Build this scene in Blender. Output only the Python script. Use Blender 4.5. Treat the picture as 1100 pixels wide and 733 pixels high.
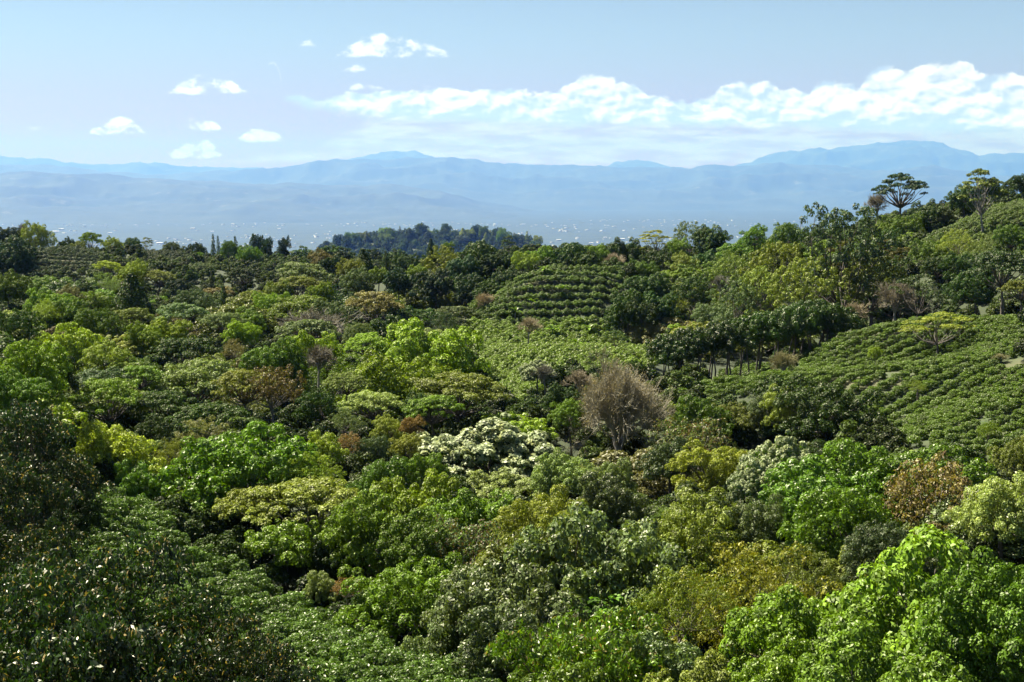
import bpy, math, random
import numpy as np
from mathutils import Vector

for o in list(bpy.data.objects):
    bpy.data.objects.remove(o, do_unlink=True)
S = bpy.context.scene
COL = S.collection
R = math.radians

# ------------------------------------------------------------------ camera, sun, sky, exposure
W0, H0, F0 = 1100.0, 733.0, 1511.0          # the photograph's frame; focal length in its pixels
HORIZON = 200.0
PITCH = math.atan((H0 / 2 - HORIZON) / F0)
cam_d = bpy.data.cameras.new('camera')
cam = bpy.data.objects.new('camera', cam_d)
COL.objects.link(cam)
cam_d.sensor_width = 36.0
cam_d.lens = F0 / W0 * 36.0
cam_d.clip_start, cam_d.clip_end = 1.0, 200000.0
cam.rotation_euler = (math.pi / 2 - PITCH, 0, 0)
S.camera = cam

SUN_AZ, SUN_EL = R(-52), R(54)              # azimuth from +Y towards +X
sun_d = bpy.data.lights.new('sun', 'SUN')
sun = bpy.data.objects.new('sun', sun_d)
COL.objects.link(sun)
sun_d.energy = 5.0
sun_d.angle = R(0.5)
sun_d.color = (1.0, 0.955, 0.87)
sdir = Vector((math.sin(SUN_AZ) * math.cos(SUN_EL), math.cos(SUN_AZ) * math.cos(SUN_EL), math.sin(SUN_EL)))
sun.rotation_euler = sdir.to_track_quat('Z', 'Y').to_euler()

S.view_settings.view_transform = 'Standard'
S.view_settings.look = 'None'
S.view_settings.gamma = 1.0
S.view_settings.use_curve_mapping = False
S.view_settings.exposure = 1.85
S.cycles.max_bounces = 6
S.cycles.diffuse_bounces = 1
S.cycles.glossy_bounces = 2
S.cycles.transmission_bounces = 3
S.cycles.volume_bounces = 0
S.cycles.transparent_max_bounces = 16
S.cycles.sample_clamp_indirect = 6.0
S.cycles.caustics_reflective = False
S.cycles.caustics_refractive = False

FWD = np.array((0, math.cos(PITCH), -math.sin(PITCH)))
UPV = np.array((0, math.sin(PITCH), math.cos(PITCH)))

def ray(px, py):
    d = FWD + np.array((1.0, 0, 0)) * ((px - W0 / 2) / F0) + UPV * ((H0 / 2 - py) / F0)
    return d / d[1]

def at(px, py, D):
    """point at forward distance D seen at pixel px, py of the photograph"""
    return ray(px, py) * D

def pix(P):
    P = np.atleast_2d(P)
    yc = P @ FWD
    u = P @ UPV
    return np.stack([W0 / 2 + F0 * P[:, 0] / yc, H0 / 2 - F0 * u / yc], 1)

def azel(px, py):
    d = ray(px, py)
    return math.atan2(d[0], d[1]), math.atan2(d[2], math.hypot(d[0], d[1]))

# ---- world: Nishita sky with procedural clouds laid out by compass direction
world = bpy.data.worlds.new('World')
S.world = world
world.use_nodes = True
NT = world.node_tree
NT.nodes.clear()

class G:
    """tiny helper for node graphs"""
    def __init__(s, nt): s.nt = nt
    def n(s, t, **kw):
        k = s.nt.nodes.new(t)
        for a, b in kw.items(): setattr(k, a, b)
        return k
    def put(s, sock, v):
        if hasattr(v, 'is_linked'): s.nt.links.new(v, sock)
        else: sock.default_value = v
    def m(s, op, a, b=None, c=None, clamp=False):
        k = s.n('ShaderNodeMath', operation=op, use_clamp=clamp)
        for i, v in enumerate((a, b, c)):
            if v is not None: s.put(k.inputs[i], v)
        return k.outputs[0]
    def ramp(s, v, lo, hi, a=0.0, b=1.0):
        k = s.n('ShaderNodeMapRange', interpolation_type='SMOOTHSTEP')
        for i, x in enumerate((v, lo, hi, a, b)): s.put(k.inputs[i], x)
        return k.outputs[0]
    def lin(s, v, lo, hi, a=0.0, b=1.0):
        k = s.n('ShaderNodeMapRange')
        for i, x in enumerate((v, lo, hi, a, b)): s.put(k.inputs[i], x)
        return k.outputs[0]
    def mix(s, f, a, b, mode='MIX'):
        k = s.n('ShaderNodeMix', data_type='RGBA', blend_type=mode)
        s.put(k.inputs['Factor'], f); s.put(k.inputs[6], a); s.put(k.inputs[7], b)
        return k.outputs[2]
    def noise(s, vec, scale, detail=2.0, rough=0.5, out=0):
        k = s.n('ShaderNodeTexNoise')
        s.put(k.inputs['Vector'], vec); k.inputs['Scale'].default_value = scale
        k.inputs['Detail'].default_value = detail; k.inputs['Roughness'].default_value = rough
        return k.outputs[out]
    def vec(s, x, y, z=0.0):
        k = s.n('ShaderNodeCombineXYZ')
        for i, v in enumerate((x, y, z)): s.put(k.inputs[i], v)
        return k.outputs[0]

g = G(NT)
sky = g.n('ShaderNodeTexSky', sky_type='NISHITA', sun_disc=False)
sky.sun_elevation = SUN_EL
sky.sun_rotation = SUN_AZ
sky.altitude = 1200
sky.air_density = 1.0
sky.dust_density = 0.1
sky.ozone_density = 3.0
geo = g.n('ShaderNodeTexCoord')
sep = g.n('ShaderNodeSeparateXYZ')
NT.links.new(geo.outputs['Generated'], sep.inputs[0])
dx, dy, dz = sep.outputs
AZ = g.m('ARCTAN2', dx, dy)
EL = g.m('ARCSINE', dz)
AZ0, AZ1, EL1 = R(-26), R(26), R(12)
Un = g.lin(AZ, AZ0, AZ1)
Cd = g.vec(g.m('MULTIPLY', AZ, 1.0), g.m('MULTIPLY', EL, 1.55))
warp = g.n('ShaderNodeVectorMath', operation='MULTIPLY_ADD')
g.put(warp.inputs[0], g.noise(Cd, 26, 3, .55, 1)); warp.inputs[1].default_value = (.016, .016, 0)
g.put(warp.inputs[2], Cd)
Cw = warp.outputs[0]
off = g.n('ShaderNodeVectorMath', operation='ADD')
g.put(off.inputs[0], Cw); off.inputs[1].default_value = (-.0022, .0045, 0)
Nb = g.noise(Cw, 62, 10, .62)
Nr = g.noise(Cw, 40, 3, .5)
Nb2 = g.noise(off.outputs[0], 40, 3, .5)
Nl = g.noise(Cd, 24, 4, .55)
wv = g.n('ShaderNodeVectorMath', operation='MULTIPLY')
g.put(wv.inputs[0], Cd); wv.inputs[1].default_value = (.45, 1.8, 1)
Nw = g.noise(wv.outputs[0], 60, 6, .62)

def curve(pts):
    """elevation as a function of azimuth, from a list of skyline points of a cloud"""
    k = g.n('ShaderNodeFloatCurve')
    g.put(k.inputs['Value'], Un)
    c = k.mapping.curves[0]
    q = []
    for p in pts:
        a, e = azel(*p)
        q.append(((a - AZ0) / (AZ1 - AZ0), e / EL1))
    q.sort()
    while len(c.points) < len(q): c.points.new(.5, .5)
    for pt, (x, y) in zip(c.points, q):
        pt.location = (x, y); pt.handle_type = 'VECTOR'
    k.mapping.use_clip = False
    k.mapping.extend = 'HORIZONTAL'
    k.mapping.update()
    return g.m('MULTIPLY', k.outputs[0], EL1)

PXR = 1 / F0
def layer(top, bot, amp, soft_t, soft_b, nz):
    T, B = curve(top), curve(bot)
    d = g.m('MULTIPLY', g.m('SUBTRACT', nz, .5), amp * PXR)
    t = g.m('SUBTRACT', g.m('ADD', T, d), EL)
    b = g.m('SUBTRACT', EL, g.m('SUBTRACT', B, g.m('MULTIPLY', d, .6)))
    mt = g.ramp(t, 0.0, soft_t * PXR)
    mb = g.ramp(b, 0.0, soft_b * PXR)
    has = g.ramp(g.m('SUBTRACT', T, B), 0.0, 4 * PXR)
    return g.m('MULTIPLY', g.m('MULTIPLY', mt, mb), has), t, b

BANK_T = [(-60, 150), (296, 116), (303, 106), (318, 104), (335, 107), (362, 103), (400, 97), (425, 95), (450, 97), (480, 93), (505, 95), (530, 98),
          (550, 94), (575, 97), (598, 99), (610, 92), (624, 83), (640, 79), (656, 84), (676, 90), (690, 96), (706, 104), (724, 109),
          (744, 107), (762, 102), (776, 93), (792, 85), (810, 89), (826, 85), (838, 97), (852, 94), (868, 101), (874, 91), (888, 87),
          (905, 90), (924, 93), (930, 79), (946, 69), (964, 71), (976, 78), (990, 69), (1010, 66), (1030, 64), (1046, 69), (1056, 78),
          (1076, 81), (1092, 79), (1120, 86), (1180, 90)]
BANK_B = [(-60, 120), (290, 108), (330, 120), (400, 133), (500, 137), (600, 140), (700, 140), (740, 142), (800, 143), (870, 143), (950, 147),
          (1010, 150), (1060, 150), (1180, 150)]
def blobs(items, base):
    t, b = [(-80, base + 4)], [(-80, base - 4)]
    for x0, x1, y0, y1, *mid in items:
        t.append((x0 - 6, base + 4)); b.append((x0 - 6, base - 4))
        xs = mid or [(.5, 0)]
        t.append((x0, y1 - 1))
        for f, dy_ in xs: t.append((x0 + (x1 - x0) * f, y0 + dy_))
        t.append((x1, y1 - 1))
        b += [(x0, y1), (x0 + (x1 - x0) * .5, y1 + 1), (x1, y1)]
        t.append((x1 + 6, base + 4)); b.append((x1 + 6, base - 4))
    t.append((1180, base + 4)); b.append((1180, base - 4))
    return t, b
S1 = blobs([(27, 66, 132, 140), (92, 161, 125, 145, (.3, 5), (.55, 0), (.75, 4)), (178, 268, 76, 101, (.25, 8), (.48, 0), (.6, 8), (.8, 11)),
            (355, 494, 36, 62, (.25, 2), (.5, 0), (.8, 12))], 100)
S2 = blobs([(190, 239, 125, 140, (.35, 0), (.55, 6), (.8, 3)), (252, 310, 137, 152, (.3, 0), (.7, 2)), (364, 413, 66, 77), (620, 650, 76, 84)], 130)
S3 = blobs([(178, 241, 151, 170, (.3, 3), (.75, 0)), (372, 420, 86, 97, (.4, 0)), (284, 312, 63, 69), (318, 345, 41, 50)], 130)
VEIL_T = [(-60, 190), (330, 160), (380, 135), (430, 118), (700, 116), (900, 122), (1180, 122)]
VEIL_B = [(-60, 190), (340, 176), (1180, 190)]

skyc = g.mix(1.0, sky.outputs[0], g.mix(g.ramp(EL, R(.5), R(6.5)), (.66, .25, .19, 1), (.74, .61, .46, 1)), 'MULTIPLY')
ZD = g.ramp(EL, R(9), R(30), 1.0, .30)            # sky above the view dimmed to cut fill light in the shadows
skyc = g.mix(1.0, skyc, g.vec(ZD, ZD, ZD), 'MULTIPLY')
CLF = g.ramp(EL, R(1.0), R(5.5), 1.5, 1.0)     # brightness added to low clouds so they carry through the haze
WHITE = (1.0, 1.0, 1.0, 1)
def cl(v): return g.mix(1.0, (v[0] * CL, v[1] * CL, v[2] * CL, 1), g.vec(CLF, CLF, CLF), 'MULTIPLY')
CL = 6.1
v_m, _, _ = layer(VEIL_T, VEIL_B, 30, 14, 8, Nl)
v_m = g.m('MULTIPLY', v_m, g.ramp(Nw, .38, .62, 0.05, .45))
skyc = g.mix(v_m, skyc, cl((1.0, 1.0, 1.02)))
for (T, B), op in ((S3, .62), (S2, .80), (S1, .95)):
    mk, t, b = layer(T, B, 20, 4, 4, Nb)
    mk = g.m('MULTIPLY', mk, g.ramp(Nb, .40, .60, .0, op))
    skyc = g.mix(mk, skyc, cl((1.22, 1.2, 1.2)))
mk, t, b = layer(BANK_T, BANK_B, 28, 3.5, 14, Nb)
relief = g.m('SUBTRACT', Nr, Nb2)
lit = g.m('ADD', g.m('MULTIPLY', relief, 3.4), .66)  # sunward relief and a shaded base, painted into the cloud bank's colour
lit = g.m('ADD', lit, g.m('MULTIPLY', g.m('SUBTRACT', Nl, .5), .9))
lit = g.m('SUBTRACT', lit, g.ramp(b, 30 * PXR, 0.0, 0.0, .40), clamp=True)
bank = g.mix(g.ramp(lit, .25, .95), cl((.54, .60, .70)), cl((1.14, 1.08, 1.03)))
skyc = g.mix(mk, skyc, bank)
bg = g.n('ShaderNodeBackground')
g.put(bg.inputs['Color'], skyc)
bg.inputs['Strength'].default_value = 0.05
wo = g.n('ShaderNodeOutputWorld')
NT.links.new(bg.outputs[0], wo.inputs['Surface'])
world.cycles.sampling_method = 'MANUAL'
world.cycles.sample_map_resolution = 512

# ------------------------------------------------------------------ small numeric helpers
def tps_fit(P, v, lam):
    P = np.asarray(P, float); v = np.asarray(v, float)
    n, d = P.shape
    r2 = ((P[:, None] - P[None]) ** 2).sum(2)
    K = np.where(r2 > 0, .5 * r2 * np.log(r2 + 1e-12), 0) + (lam * np.eye(n) if np.isscalar(lam) else lam)
    Q = np.hstack([np.ones((n, 1)), P])
    A = np.block([[K, Q], [Q.T, np.zeros((d + 1, d + 1))]])
    w = np.linalg.solve(A, np.concatenate([v, np.zeros(d + 1)]))
    def f(X):
        X = np.atleast_2d(np.asarray(X, float))
        out = np.empty(len(X))
        for i in range(0, len(X), 8192):
            x = X[i:i + 8192]
            r2 = ((x[:, None] - P[None]) ** 2).sum(2)
            out[i:i + 8192] = np.where(r2 > 0, .5 * r2 * np.log(r2 + 1e-12), 0) @ w[:n] + w[n] + x @ w[n + 1:]
        return out
    return f

def vnoise(x, y, seed=0):
    """smooth value noise on arrays"""
    xi = np.floor(x).astype(np.int64); yi = np.floor(y).astype(np.int64)
    fx = x - xi; fy = y - yi
    fx = fx * fx * (3 - 2 * fx); fy = fy * fy * (3 - 2 * fy)
    def h(a, b):
        k = (a * 374761393 + b * 668265263 + seed * 1442695041) & 0xFFFFFFFF
        k = ((k ^ (k >> 13)) * 1274126177) & 0xFFFFFFFF
        return ((k ^ (k >> 16)) & 0xFFFF) / 65535.0
    return (h(xi, yi) * (1 - fx) + h(xi + 1, yi) * fx) * (1 - fy) + (h(xi, yi + 1) * (1 - fx) + h(xi + 1, yi + 1) * fx) * fy

def fbm(x, y, seed=0, octv=5, ridged=False):
    s, a, t = 0, .5, 0
    for k in range(octv):
        n = vnoise(x, y, seed + k)
        if ridged: n = 1 - np.abs(2 * n - 1)
        s = s + a * n; t += a; a *= .5; x = x * 2.03 + 17.1; y = y * 2.03 + 9.7
    return s / t

def in_poly(pts, poly):
    x, y = pts[:, 0], pts[:, 1]
    r = np.zeros(len(pts), bool)
    j = len(poly) - 1
    for i in range(len(poly)):
        xi, yi = poly[i]; xj, yj = poly[j]
        c = ((yi > y) != (yj > y)) & (x < (xj - xi) * (y - yi) / (yj - yi + 1e-9) + xi)
        r ^= c
        j = i
    return r

def mesh_quads(name, V, Q, mats=(), smooth=False, uniq=None):
    me = bpy.data.meshes.new(name)
    V = np.asarray(V, np.float32); Q = np.asarray(Q, np.int32)
    k = Q.shape[1]
    me.vertices.add(len(V)); me.vertices.foreach_set('co', V.ravel())
    me.loops.add(Q.size); me.loops.foreach_set('vertex_index', Q.ravel())
    me.polygons.add(len(Q))
    me.polygons.foreach_set('loop_start', np.arange(0, Q.size, k, dtype=np.int32))
    me.update(calc_edges=True)
    if smooth:
        me.polygons.foreach_set('use_smooth', np.ones(len(Q), bool))
    for m in mats: me.materials.append(m)
    return me

def obj(name, data, parent=None, loc=(0, 0, 0)):
    o = bpy.data.objects.new(name, data)
    COL.objects.link(o)
    o.location = loc
    if parent: o.parent = parent
    return o

def tag(o, label=None, cat=None, group=None, kind=None):
    if label: o['label'] = label
    if cat: o['category'] = cat
    if group: o['group'] = group
    if kind: o['kind'] = kind
    return o

# ------------------------------------------------------------------ materials
def new_mat(name):
    m = bpy.data.materials.new(name)
    m.use_nodes = True
    m.node_tree.nodes.clear()
    return m, G(m.node_tree)

def leaf_mat(name, gloss=.025, rough=.5, trans=.24, var=.5, tint=(1.3, 1.3, .4), fleck=None, fixed=None, rnd=.35):
    m, q = new_mat(name)
    oi = q.n('ShaderNodeObjectInfo')
    ge = q.n('ShaderNodeNewGeometry')
    tc = q.n('ShaderNodeTexCoord')
    base = oi.outputs['Color'] if fixed is None else fixed
    br = q.lin(ge.outputs['Random Per Island'], 0, 1, 1 - var, 1 + var)
    cl_ = q.noise(tc.outputs['Object'], .55, 2, .5)
    br = q.m('MULTIPLY', br, q.lin(cl_, .3, .7, .78, 1.25))
    br = q.m('MULTIPLY', br, q.lin(oi.outputs['Random'], 0, 1, 1 - rnd, 1 + rnd))
    c = q.mix(1.0, base, q.vec(br, br, br), 'MULTIPLY')
    warm = q.mix(1.0, c, (1.34, 1.2, .75, 1), 'MULTIPLY')
    c = q.mix(q.ramp(q.noise(tc.outputs['Object'], .9, 3, .6),   .48, .78), c, warm)
    if fleck:
        thr, col = fleck
        wn = q.n('ShaderNodeTexWhiteNoise', noise_dimensions='1D')
        q.put(wn.inputs['W'], ge.outputs['Random Per Island'])
        c = q.mix(q.m('LESS_THAN', wn.outputs['Value'], thr), c, col)
    di = q.n('ShaderNodeBsdfDiffuse'); q.put(di.inputs['Color'], c)
    tr = q.n('ShaderNodeBsdfTranslucent'); q.put(tr.inputs['Color'], q.mix(1.0, c, (*tint, 1), 'MULTIPLY'))
    gl = q.n('ShaderNodeBsdfGlossy'); gl.inputs['Roughness'].default_value = rough
    gl.inputs['Color'].default_value = (1, .95, .82, 1)
    a = q.n('ShaderNodeMixShader'); a.inputs[0].default_value = trans
    m.node_tree.links.new(di.outputs[0], a.inputs[1]); m.node_tree.links.new(tr.outputs[0], a.inputs[2])
    b = q.n('ShaderNodeMixShader'); b.inputs[0].default_value = gloss
    m.node_tree.links.new(a.outputs[0], b.inputs[1]); m.node_tree.links.new(gl.outputs[0], b.inputs[2])
    o = q.n('ShaderNodeOutputMaterial')
    m.node_tree.links.new(b.outputs[0], o.inputs['Surface'])
    return m

def flat_mat(name, ca, cb, scale, rough=.85, obj_color=False):
    m, q = new_mat(name)
    tc = q.n('ShaderNodeTexCoord')
    f = q.ramp(q.noise(tc.outputs['Object'], scale, 5, .6), .3, .7)
    c = q.mix(f, (*ca, 1), (*cb, 1))
    if obj_color:
        oi = q.n('ShaderNodeObjectInfo')
        c = q.mix(1.0, c, oi.outputs['Color'], 'MULTIPLY')
    p = q.n('ShaderNodeBsdfPrincipled'); q.put(p.inputs['Base Color'], c)
    p.inputs['Roughness'].default_value = rough
    o = q.n('ShaderNodeOutputMaterial')
    m.node_tree.links.new(p.outputs[0], o.inputs['Surface'])
    return m

M_LEAF = leaf_mat('leaf')
M_GLOSS = leaf_mat('glossy_leaf', gloss=.035, rough=.45, trans=.26, var=.55)
M_BIG = leaf_mat('mango_leaf', gloss=.05, rough=.45, trans=.24, var=.7, fleck=(.06, (.34, .25, .10, 1)))
M_RUST = leaf_mat('rusty_leaf', gloss=.03, rough=.5, trans=.3, var=.7, fleck=(.28, (.15, .10, .05, 1)))
M_COFFEE = leaf_mat('coffee_leaf', gloss=.035, rough=.42, trans=.28, var=.5, rnd=.25)
M_UNDER = leaf_mat('undergrowth_leaf', gloss=.02, var=.55, rnd=.55)
M_BLOSSOM = leaf_mat('blossom', gloss=.03, trans=.3, var=.3, tint=(1, 1, .8), rnd=.1)
M_BARK = flat_mat('bark', (.055, .043, .032), (.15, .125, .10), 3.0)
M_PALEBARK = flat_mat('pale_bark', (.13, .115, .095), (.30, .27, .23), 3.0)
M_TWIG = flat_mat('dry_twig', (.8, .8, .8), (1.25, 1.2, 1.15), 1.2, obj_color=True)

# ------------------------------------------------------------------ plant builders (real metres; crowns about 12 m wide)
def unit(v):
    return v / (np.linalg.norm(v, axis=-1, keepdims=True) + 1e-9)

def leaf_quads(P, N, L, ratio, rg, droop=.25, jit=.35):
    n = len(P)
    N = unit(N + rg.normal(0, jit, (n, 3)))
    d = unit(np.cross(N, rg.normal(0, 1, (n, 3))))
    d = unit(d + np.array((0, 0, -droop)))
    s = unit(np.cross(N, d))
    L = L * rg.uniform(.7, 1.3, (n, 1))
    w = L * ratio * .5
    up = N * L * .08
    b = P - d * L * .5
    V = np.stack([b, P - d * L * .05 + s * w + up, P + d * L * .5, P - d * L * .05 - s * w + up], 1).reshape(-1, 3)
    Q = np.arange(4 * n).reshape(n, 4)
    return V, Q

def tube(pts, rad, sides=6):
    pts = np.asarray(pts, float); rad = np.asarray(rad, float)
    n = len(pts)
    t = np.gradient(pts, axis=0)
    t = unit(t)
    ref = np.where(np.abs(t[:, 2:3]) > .9, np.array([[1., 0, 0]]), np.array([[0, 0, 1.]]))
    a = unit(np.cross(t, ref)); b = np.cross(t, a)
    th = np.linspace(0, 2 * np.pi, sides, endpoint=False)
    V = pts[:, None] + rad[:, None, None] * (np.cos(th)[None, :, None] * a[:, None] + np.sin(th)[None, :, None] * b[:, None])
    V = V.reshape(-1, 3)
    i = np.arange(n - 1)[:, None] * sides; j = np.arange(sides)[None]; k = (j + 1) % sides
    Q = np.stack([i + j, i + k, i + sides + k, i + sides + j], -1).reshape(-1, 4)
    return V, Q

def join(parts):
    V, Q, o = [], [], 0
    for v, q in parts:
        V.append(v); Q.append(q + o); o += len(v)
    return np.concatenate(V), np.concatenate(Q)

def limb(a, b, r0, r1, rg, sag=.12, n=6, sides=5):
    a = np.asarray(a, float); b = np.asarray(b, float)
    t = np.linspace(0, 1, n)[:, None]
    p = a + (b - a) * t
    ln = np.linalg.norm(b - a)
    w = rg.normal(0, sag * ln * .5, (1, 3)); w[0, 2] = -abs(w[0, 2]) * .5
    p += np.sin(np.pi * t) * w + rg.normal(0, .015 * ln, (n, 3)) * np.sin(np.pi * t)
    return tube(p, np.linspace(r0, r1, n), sides)

def rnd_dirs(n, rg):
    return unit(rg.normal(0, 1, (n, 3)))

def fill_leaves(C, Rr, per_m2, L, ratio, rg, up=.35, inner=.16, jit=.45, droop=.25, mind=-.55, core=None):
    """leaves on the outsides of many small clumps; those buried in other clumps are mostly dropped"""
    area = 4 * np.pi * Rr[:, 0] ** 2 * .85
    cnt = np.maximum(3, (area * per_m2).astype(int))
    idx = np.repeat(np.arange(len(C)), cnt)
    n = len(idx)
    d = rnd_dirs(n, rg)
    d = d[:, :] ; d[:, 2] = np.where(d[:, 2] < mind, -d[:, 2] * .5, d[:, 2]); d = unit(d)
    r = rg.uniform(.72, 1.05, (n, 1)) ** .7
    P = C[idx] + d * Rr[idx] * r
    keep = np.ones(n, bool)
    order = np.arange(n)
    for i in range(0, n, 4096):
        p = P[i:i + 4096]
        q = ((p[:, None] - C[None]) / (Rr[None] * .74))
        ins = (q ** 2).sum(2) < 1
        ins[np.arange(len(p)), idx[i:i + 4096]] = False
        keep[i:i + 4096] = ~ins.any(1) | (rg.random(len(p)) < inner)
    P, d = P[keep], d[keep]
    N = unit(d + np.array((0, 0, up)))
    return leaf_quads(P, N, L, ratio, rg, droop, jit), P, d

def lobes_dome(rg, Rx, Rz, zc, n, lr, jit=.14, low=-.35, flat=.8, spread=.80):
    """lobe centres over an uneven dome (golden-angle spread with noise)"""
    k = np.arange(n) + .5
    z = 1 - (1 - low) * k / n
    ph = k * 2.39996 + rg.uniform(0, 6.28)
    r = np.sqrt(np.maximum(0, 1 - z * z))
    d = np.stack([r * np.cos(ph), r * np.sin(ph), z], 1) + rg.normal(0, .12, (n, 3))
    amp = 1 + rg.normal(0, jit, (n, 1))
    C = d * np.array((Rx, Rx, Rz)) * spread * amp
    C[:, 2] += zc
    rr = lr * rg.uniform(.72, 1.25, (n, 1))
    return C, np.hstack([rr, rr, rr * flat])

def sub_clumps(C, Rr, rg, per, sr, low=-.3, flat=.85, poke=.92):
    out_c, out_r = [], []
    for c, r in zip(C, Rr):
        m = max(4, int(per * rg.uniform(.8, 1.2)))
        k = np.arange(m) + .5
        z = 1 - (1 - low) * k / m
        ph = k * 2.39996 + rg.uniform(0, 6.28)
        q = np.sqrt(np.maximum(0, 1 - z * z))
        d = np.stack([q * np.cos(ph), q * np.sin(ph), z], 1) + rg.normal(0, .16, (m, 3))
        out_c.append(c + d * r * poke * rg.uniform(.82, 1.12, (m, 1)))
        s = sr * r[0] * rg.uniform(.6, 1.35, (m, 1))
        out_r.append(np.hstack([s, s, s * flat]))
    return np.concatenate(out_c), np.concatenate(out_r)

def trunk_and_limbs(rg, lobes, zf, r0, ext, lean=.4, zsplit=.45, stems=1, sides=7):
    """tapered trunk from well under the soil to the fork, then limbs to the lobes"""
    parts = []
    for s in range(stems):
        fx = rg.normal(0, lean, 2)
        fork = np.array((fx[0], fx[1], zf))
        base = np.array((rg.normal(0, .15 * stems), rg.normal(0, .15 * stems), 0.0))
        p = np.array([base + (0, 0, -ext), base, base + (fork - base) * .35 + np.append(rg.normal(0, .15, 2), 0), base + (fork - base) * .7, fork])
        rr = r0 / math.sqrt(stems)
        parts.append(tube(p, [rr * 1.15, rr * 1.15, rr * .85, rr * .72, rr * .62], sides))
        mine = lobes[s::stems]
        for c in mine:
            a = fork + (np.array((c[0], c[1], 0)) * .12)
            parts.append(limb(fork - (0, 0, rg.uniform(0, .25) * zf * .4), c, rr * .42, rr * .1, rg, sag=.16))
    return join(parts)

ARCH = {}      # name -> dict(parts=[(part name, mesh)], w, h)
def reg(name, parts, w, h):
    ARCH[name] = dict(parts=parts, w=w, h=h)

def make_dome(name, seed, R0=6.0, Rz=3.6, h=9.0, nl=20, lr=1.9, per=9, sr=.42, dens=24, L=.28, ratio=.5, mat=None, low=-.3,
              jit=.20, up=.35, ext=7, r0=.33, stems=1, droop=.25, blossom=0, flat=.8, bark=None, zf=None, inner=.16, poke=.92, ljit=.30):
    rg = np.random.default_rng(seed)
    zc = h - Rz
    C, Rr = lobes_dome(rg, R0, Rz, zc, nl, lr, jit, low, flat)
    C2, R2 = sub_clumps(C, Rr, rg, per, sr, poke=poke)
    top = (C2[:, 2] + R2[:, 2]).max()
    C2[:, 2] += h - top; C[:, 2] += h - top
    (V, Q), P, d = fill_leaves(C2, R2, dens, L, ratio, rg, up=up, droop=droop, inner=inner, jit=ljit)
    parts = []
    if blossom:
        (Vb, Qb), _, _ = fill_leaves(C2 + np.array((0, 0, .12)), R2 * 1.05, dens * blossom, L * 1.1, .8, rg, up=.5, inner=.02, jit=.35, mind=.12)
    parts.append(('crown', mesh_quads(name + '_crown', V, Q, [mat or M_LEAF])))
    if blossom:
        parts.append(('blossom', mesh_quads(name + '_blossom', Vb, Qb, [M_BLOSSOM])))
    V, Q = trunk_and_limbs(rg, C, zf or (h - 1.5 * Rz) * .9, r0, ext, stems=stems)
    parts.append(('trunk', mesh_quads(name + '_trunk', V, Q, [bark or M_BARK], True)))
    w = 2 * np.percentile(np.abs(P[:, 0]), 97)
    reg(name, parts, w, h)

def make_layered(name, seed, h=8.0, R0=6.5, pads=26, dens=26, L=.26, mat=None, thick=.8, ext=7, levels=.45, r0=.3, bark=None, pr=1.7, zf=.35, ratio=.5):
    """flat, layered pads of foliage on spreading limbs"""
    rg = np.random.default_rng(seed)
    k = np.arange(pads) + .5
    r = np.sqrt(k / pads) * R0 * .86
    ph = k * 2.39996 + rg.uniform(0, 6)
    z = h - 1.0 - (r / R0) ** 2 * h * levels * rg.uniform(.6, 1.25, pads)
    C = np.stack([r * np.cos(ph), r * np.sin(ph), z], 1) + rg.normal(0, .25, (pads, 3))
    rr = pr * rg.uniform(.7, 1.3, (pads, 1))
    Rr = np.hstack([rr, rr * rg.uniform(.8, 1.1, (pads, 1)), rr * .32 * thick])
    C2, R2 = sub_clumps(C, Rr, rg, 9, .36, low=-.15, flat=.5, poke=.85)
    top = (C2[:, 2] + R2[:, 2]).max(); C2[:, 2] += h - top; C[:, 2] += h - top
    (V, Q), P, d = fill_leaves(C2, R2, dens, L, ratio, rg, up=.9, droop=.1, jit=.3)
    parts = [('crown', mesh_quads(name + '_crown', V, Q, [mat or M_LEAF]))]
    V, Q = trunk_and_limbs(rg, C - np.array((0, 0, .25)), h * zf, r0, ext, lean=.3)
    parts.append(('trunk', mesh_quads(name + '_trunk', V, Q, [bark or M_BARK], True)))
    reg(name, parts, 2 * np.percentile(np.abs(P[:, 0]), 97), h)

def make_cypress(name, seed, h=12.0, R0=2.0, dens=26, L=.30, n=70, power=.8, mat=None):
    rg = np.random.default_rng(seed)
    t = np.sort(rg.uniform(0.05, 1, n))
    r = R0 * (1 - t) ** power * rg.uniform(.55, 1.05, n)
    ph = np.arange(n) * 2.4
    C = np.stack([r * np.cos(ph), r * np.sin(ph), .8 + t * (h - 1.2)], 1)
    s = (.35 + .5 * (1 - t))[:, None] * rg.uniform(.8, 1.3, (n, 1)) * R0 / 2
    Rr = np.hstack([s, s, s * 1.2])
    (V, Q), P, d = fill_leaves(C, Rr, dens, L, .4, rg, up=.5, droop=.35)
    parts = [('crown', mesh_quads(name + '_crown', V, Q, [mat or M_LEAF]))]
    V, Q = tube(np.array([(0, 0, -8.), (0, 0, 0), (.05, 0, h * .5), (0, .05, h * .93)]), [.28, .26, .15, .04], 6)
    parts.append(('trunk', mesh_quads(name + '_trunk', V, Q, [M_BARK], True)))
    reg(name, parts, 2 * R0, h)

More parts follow.
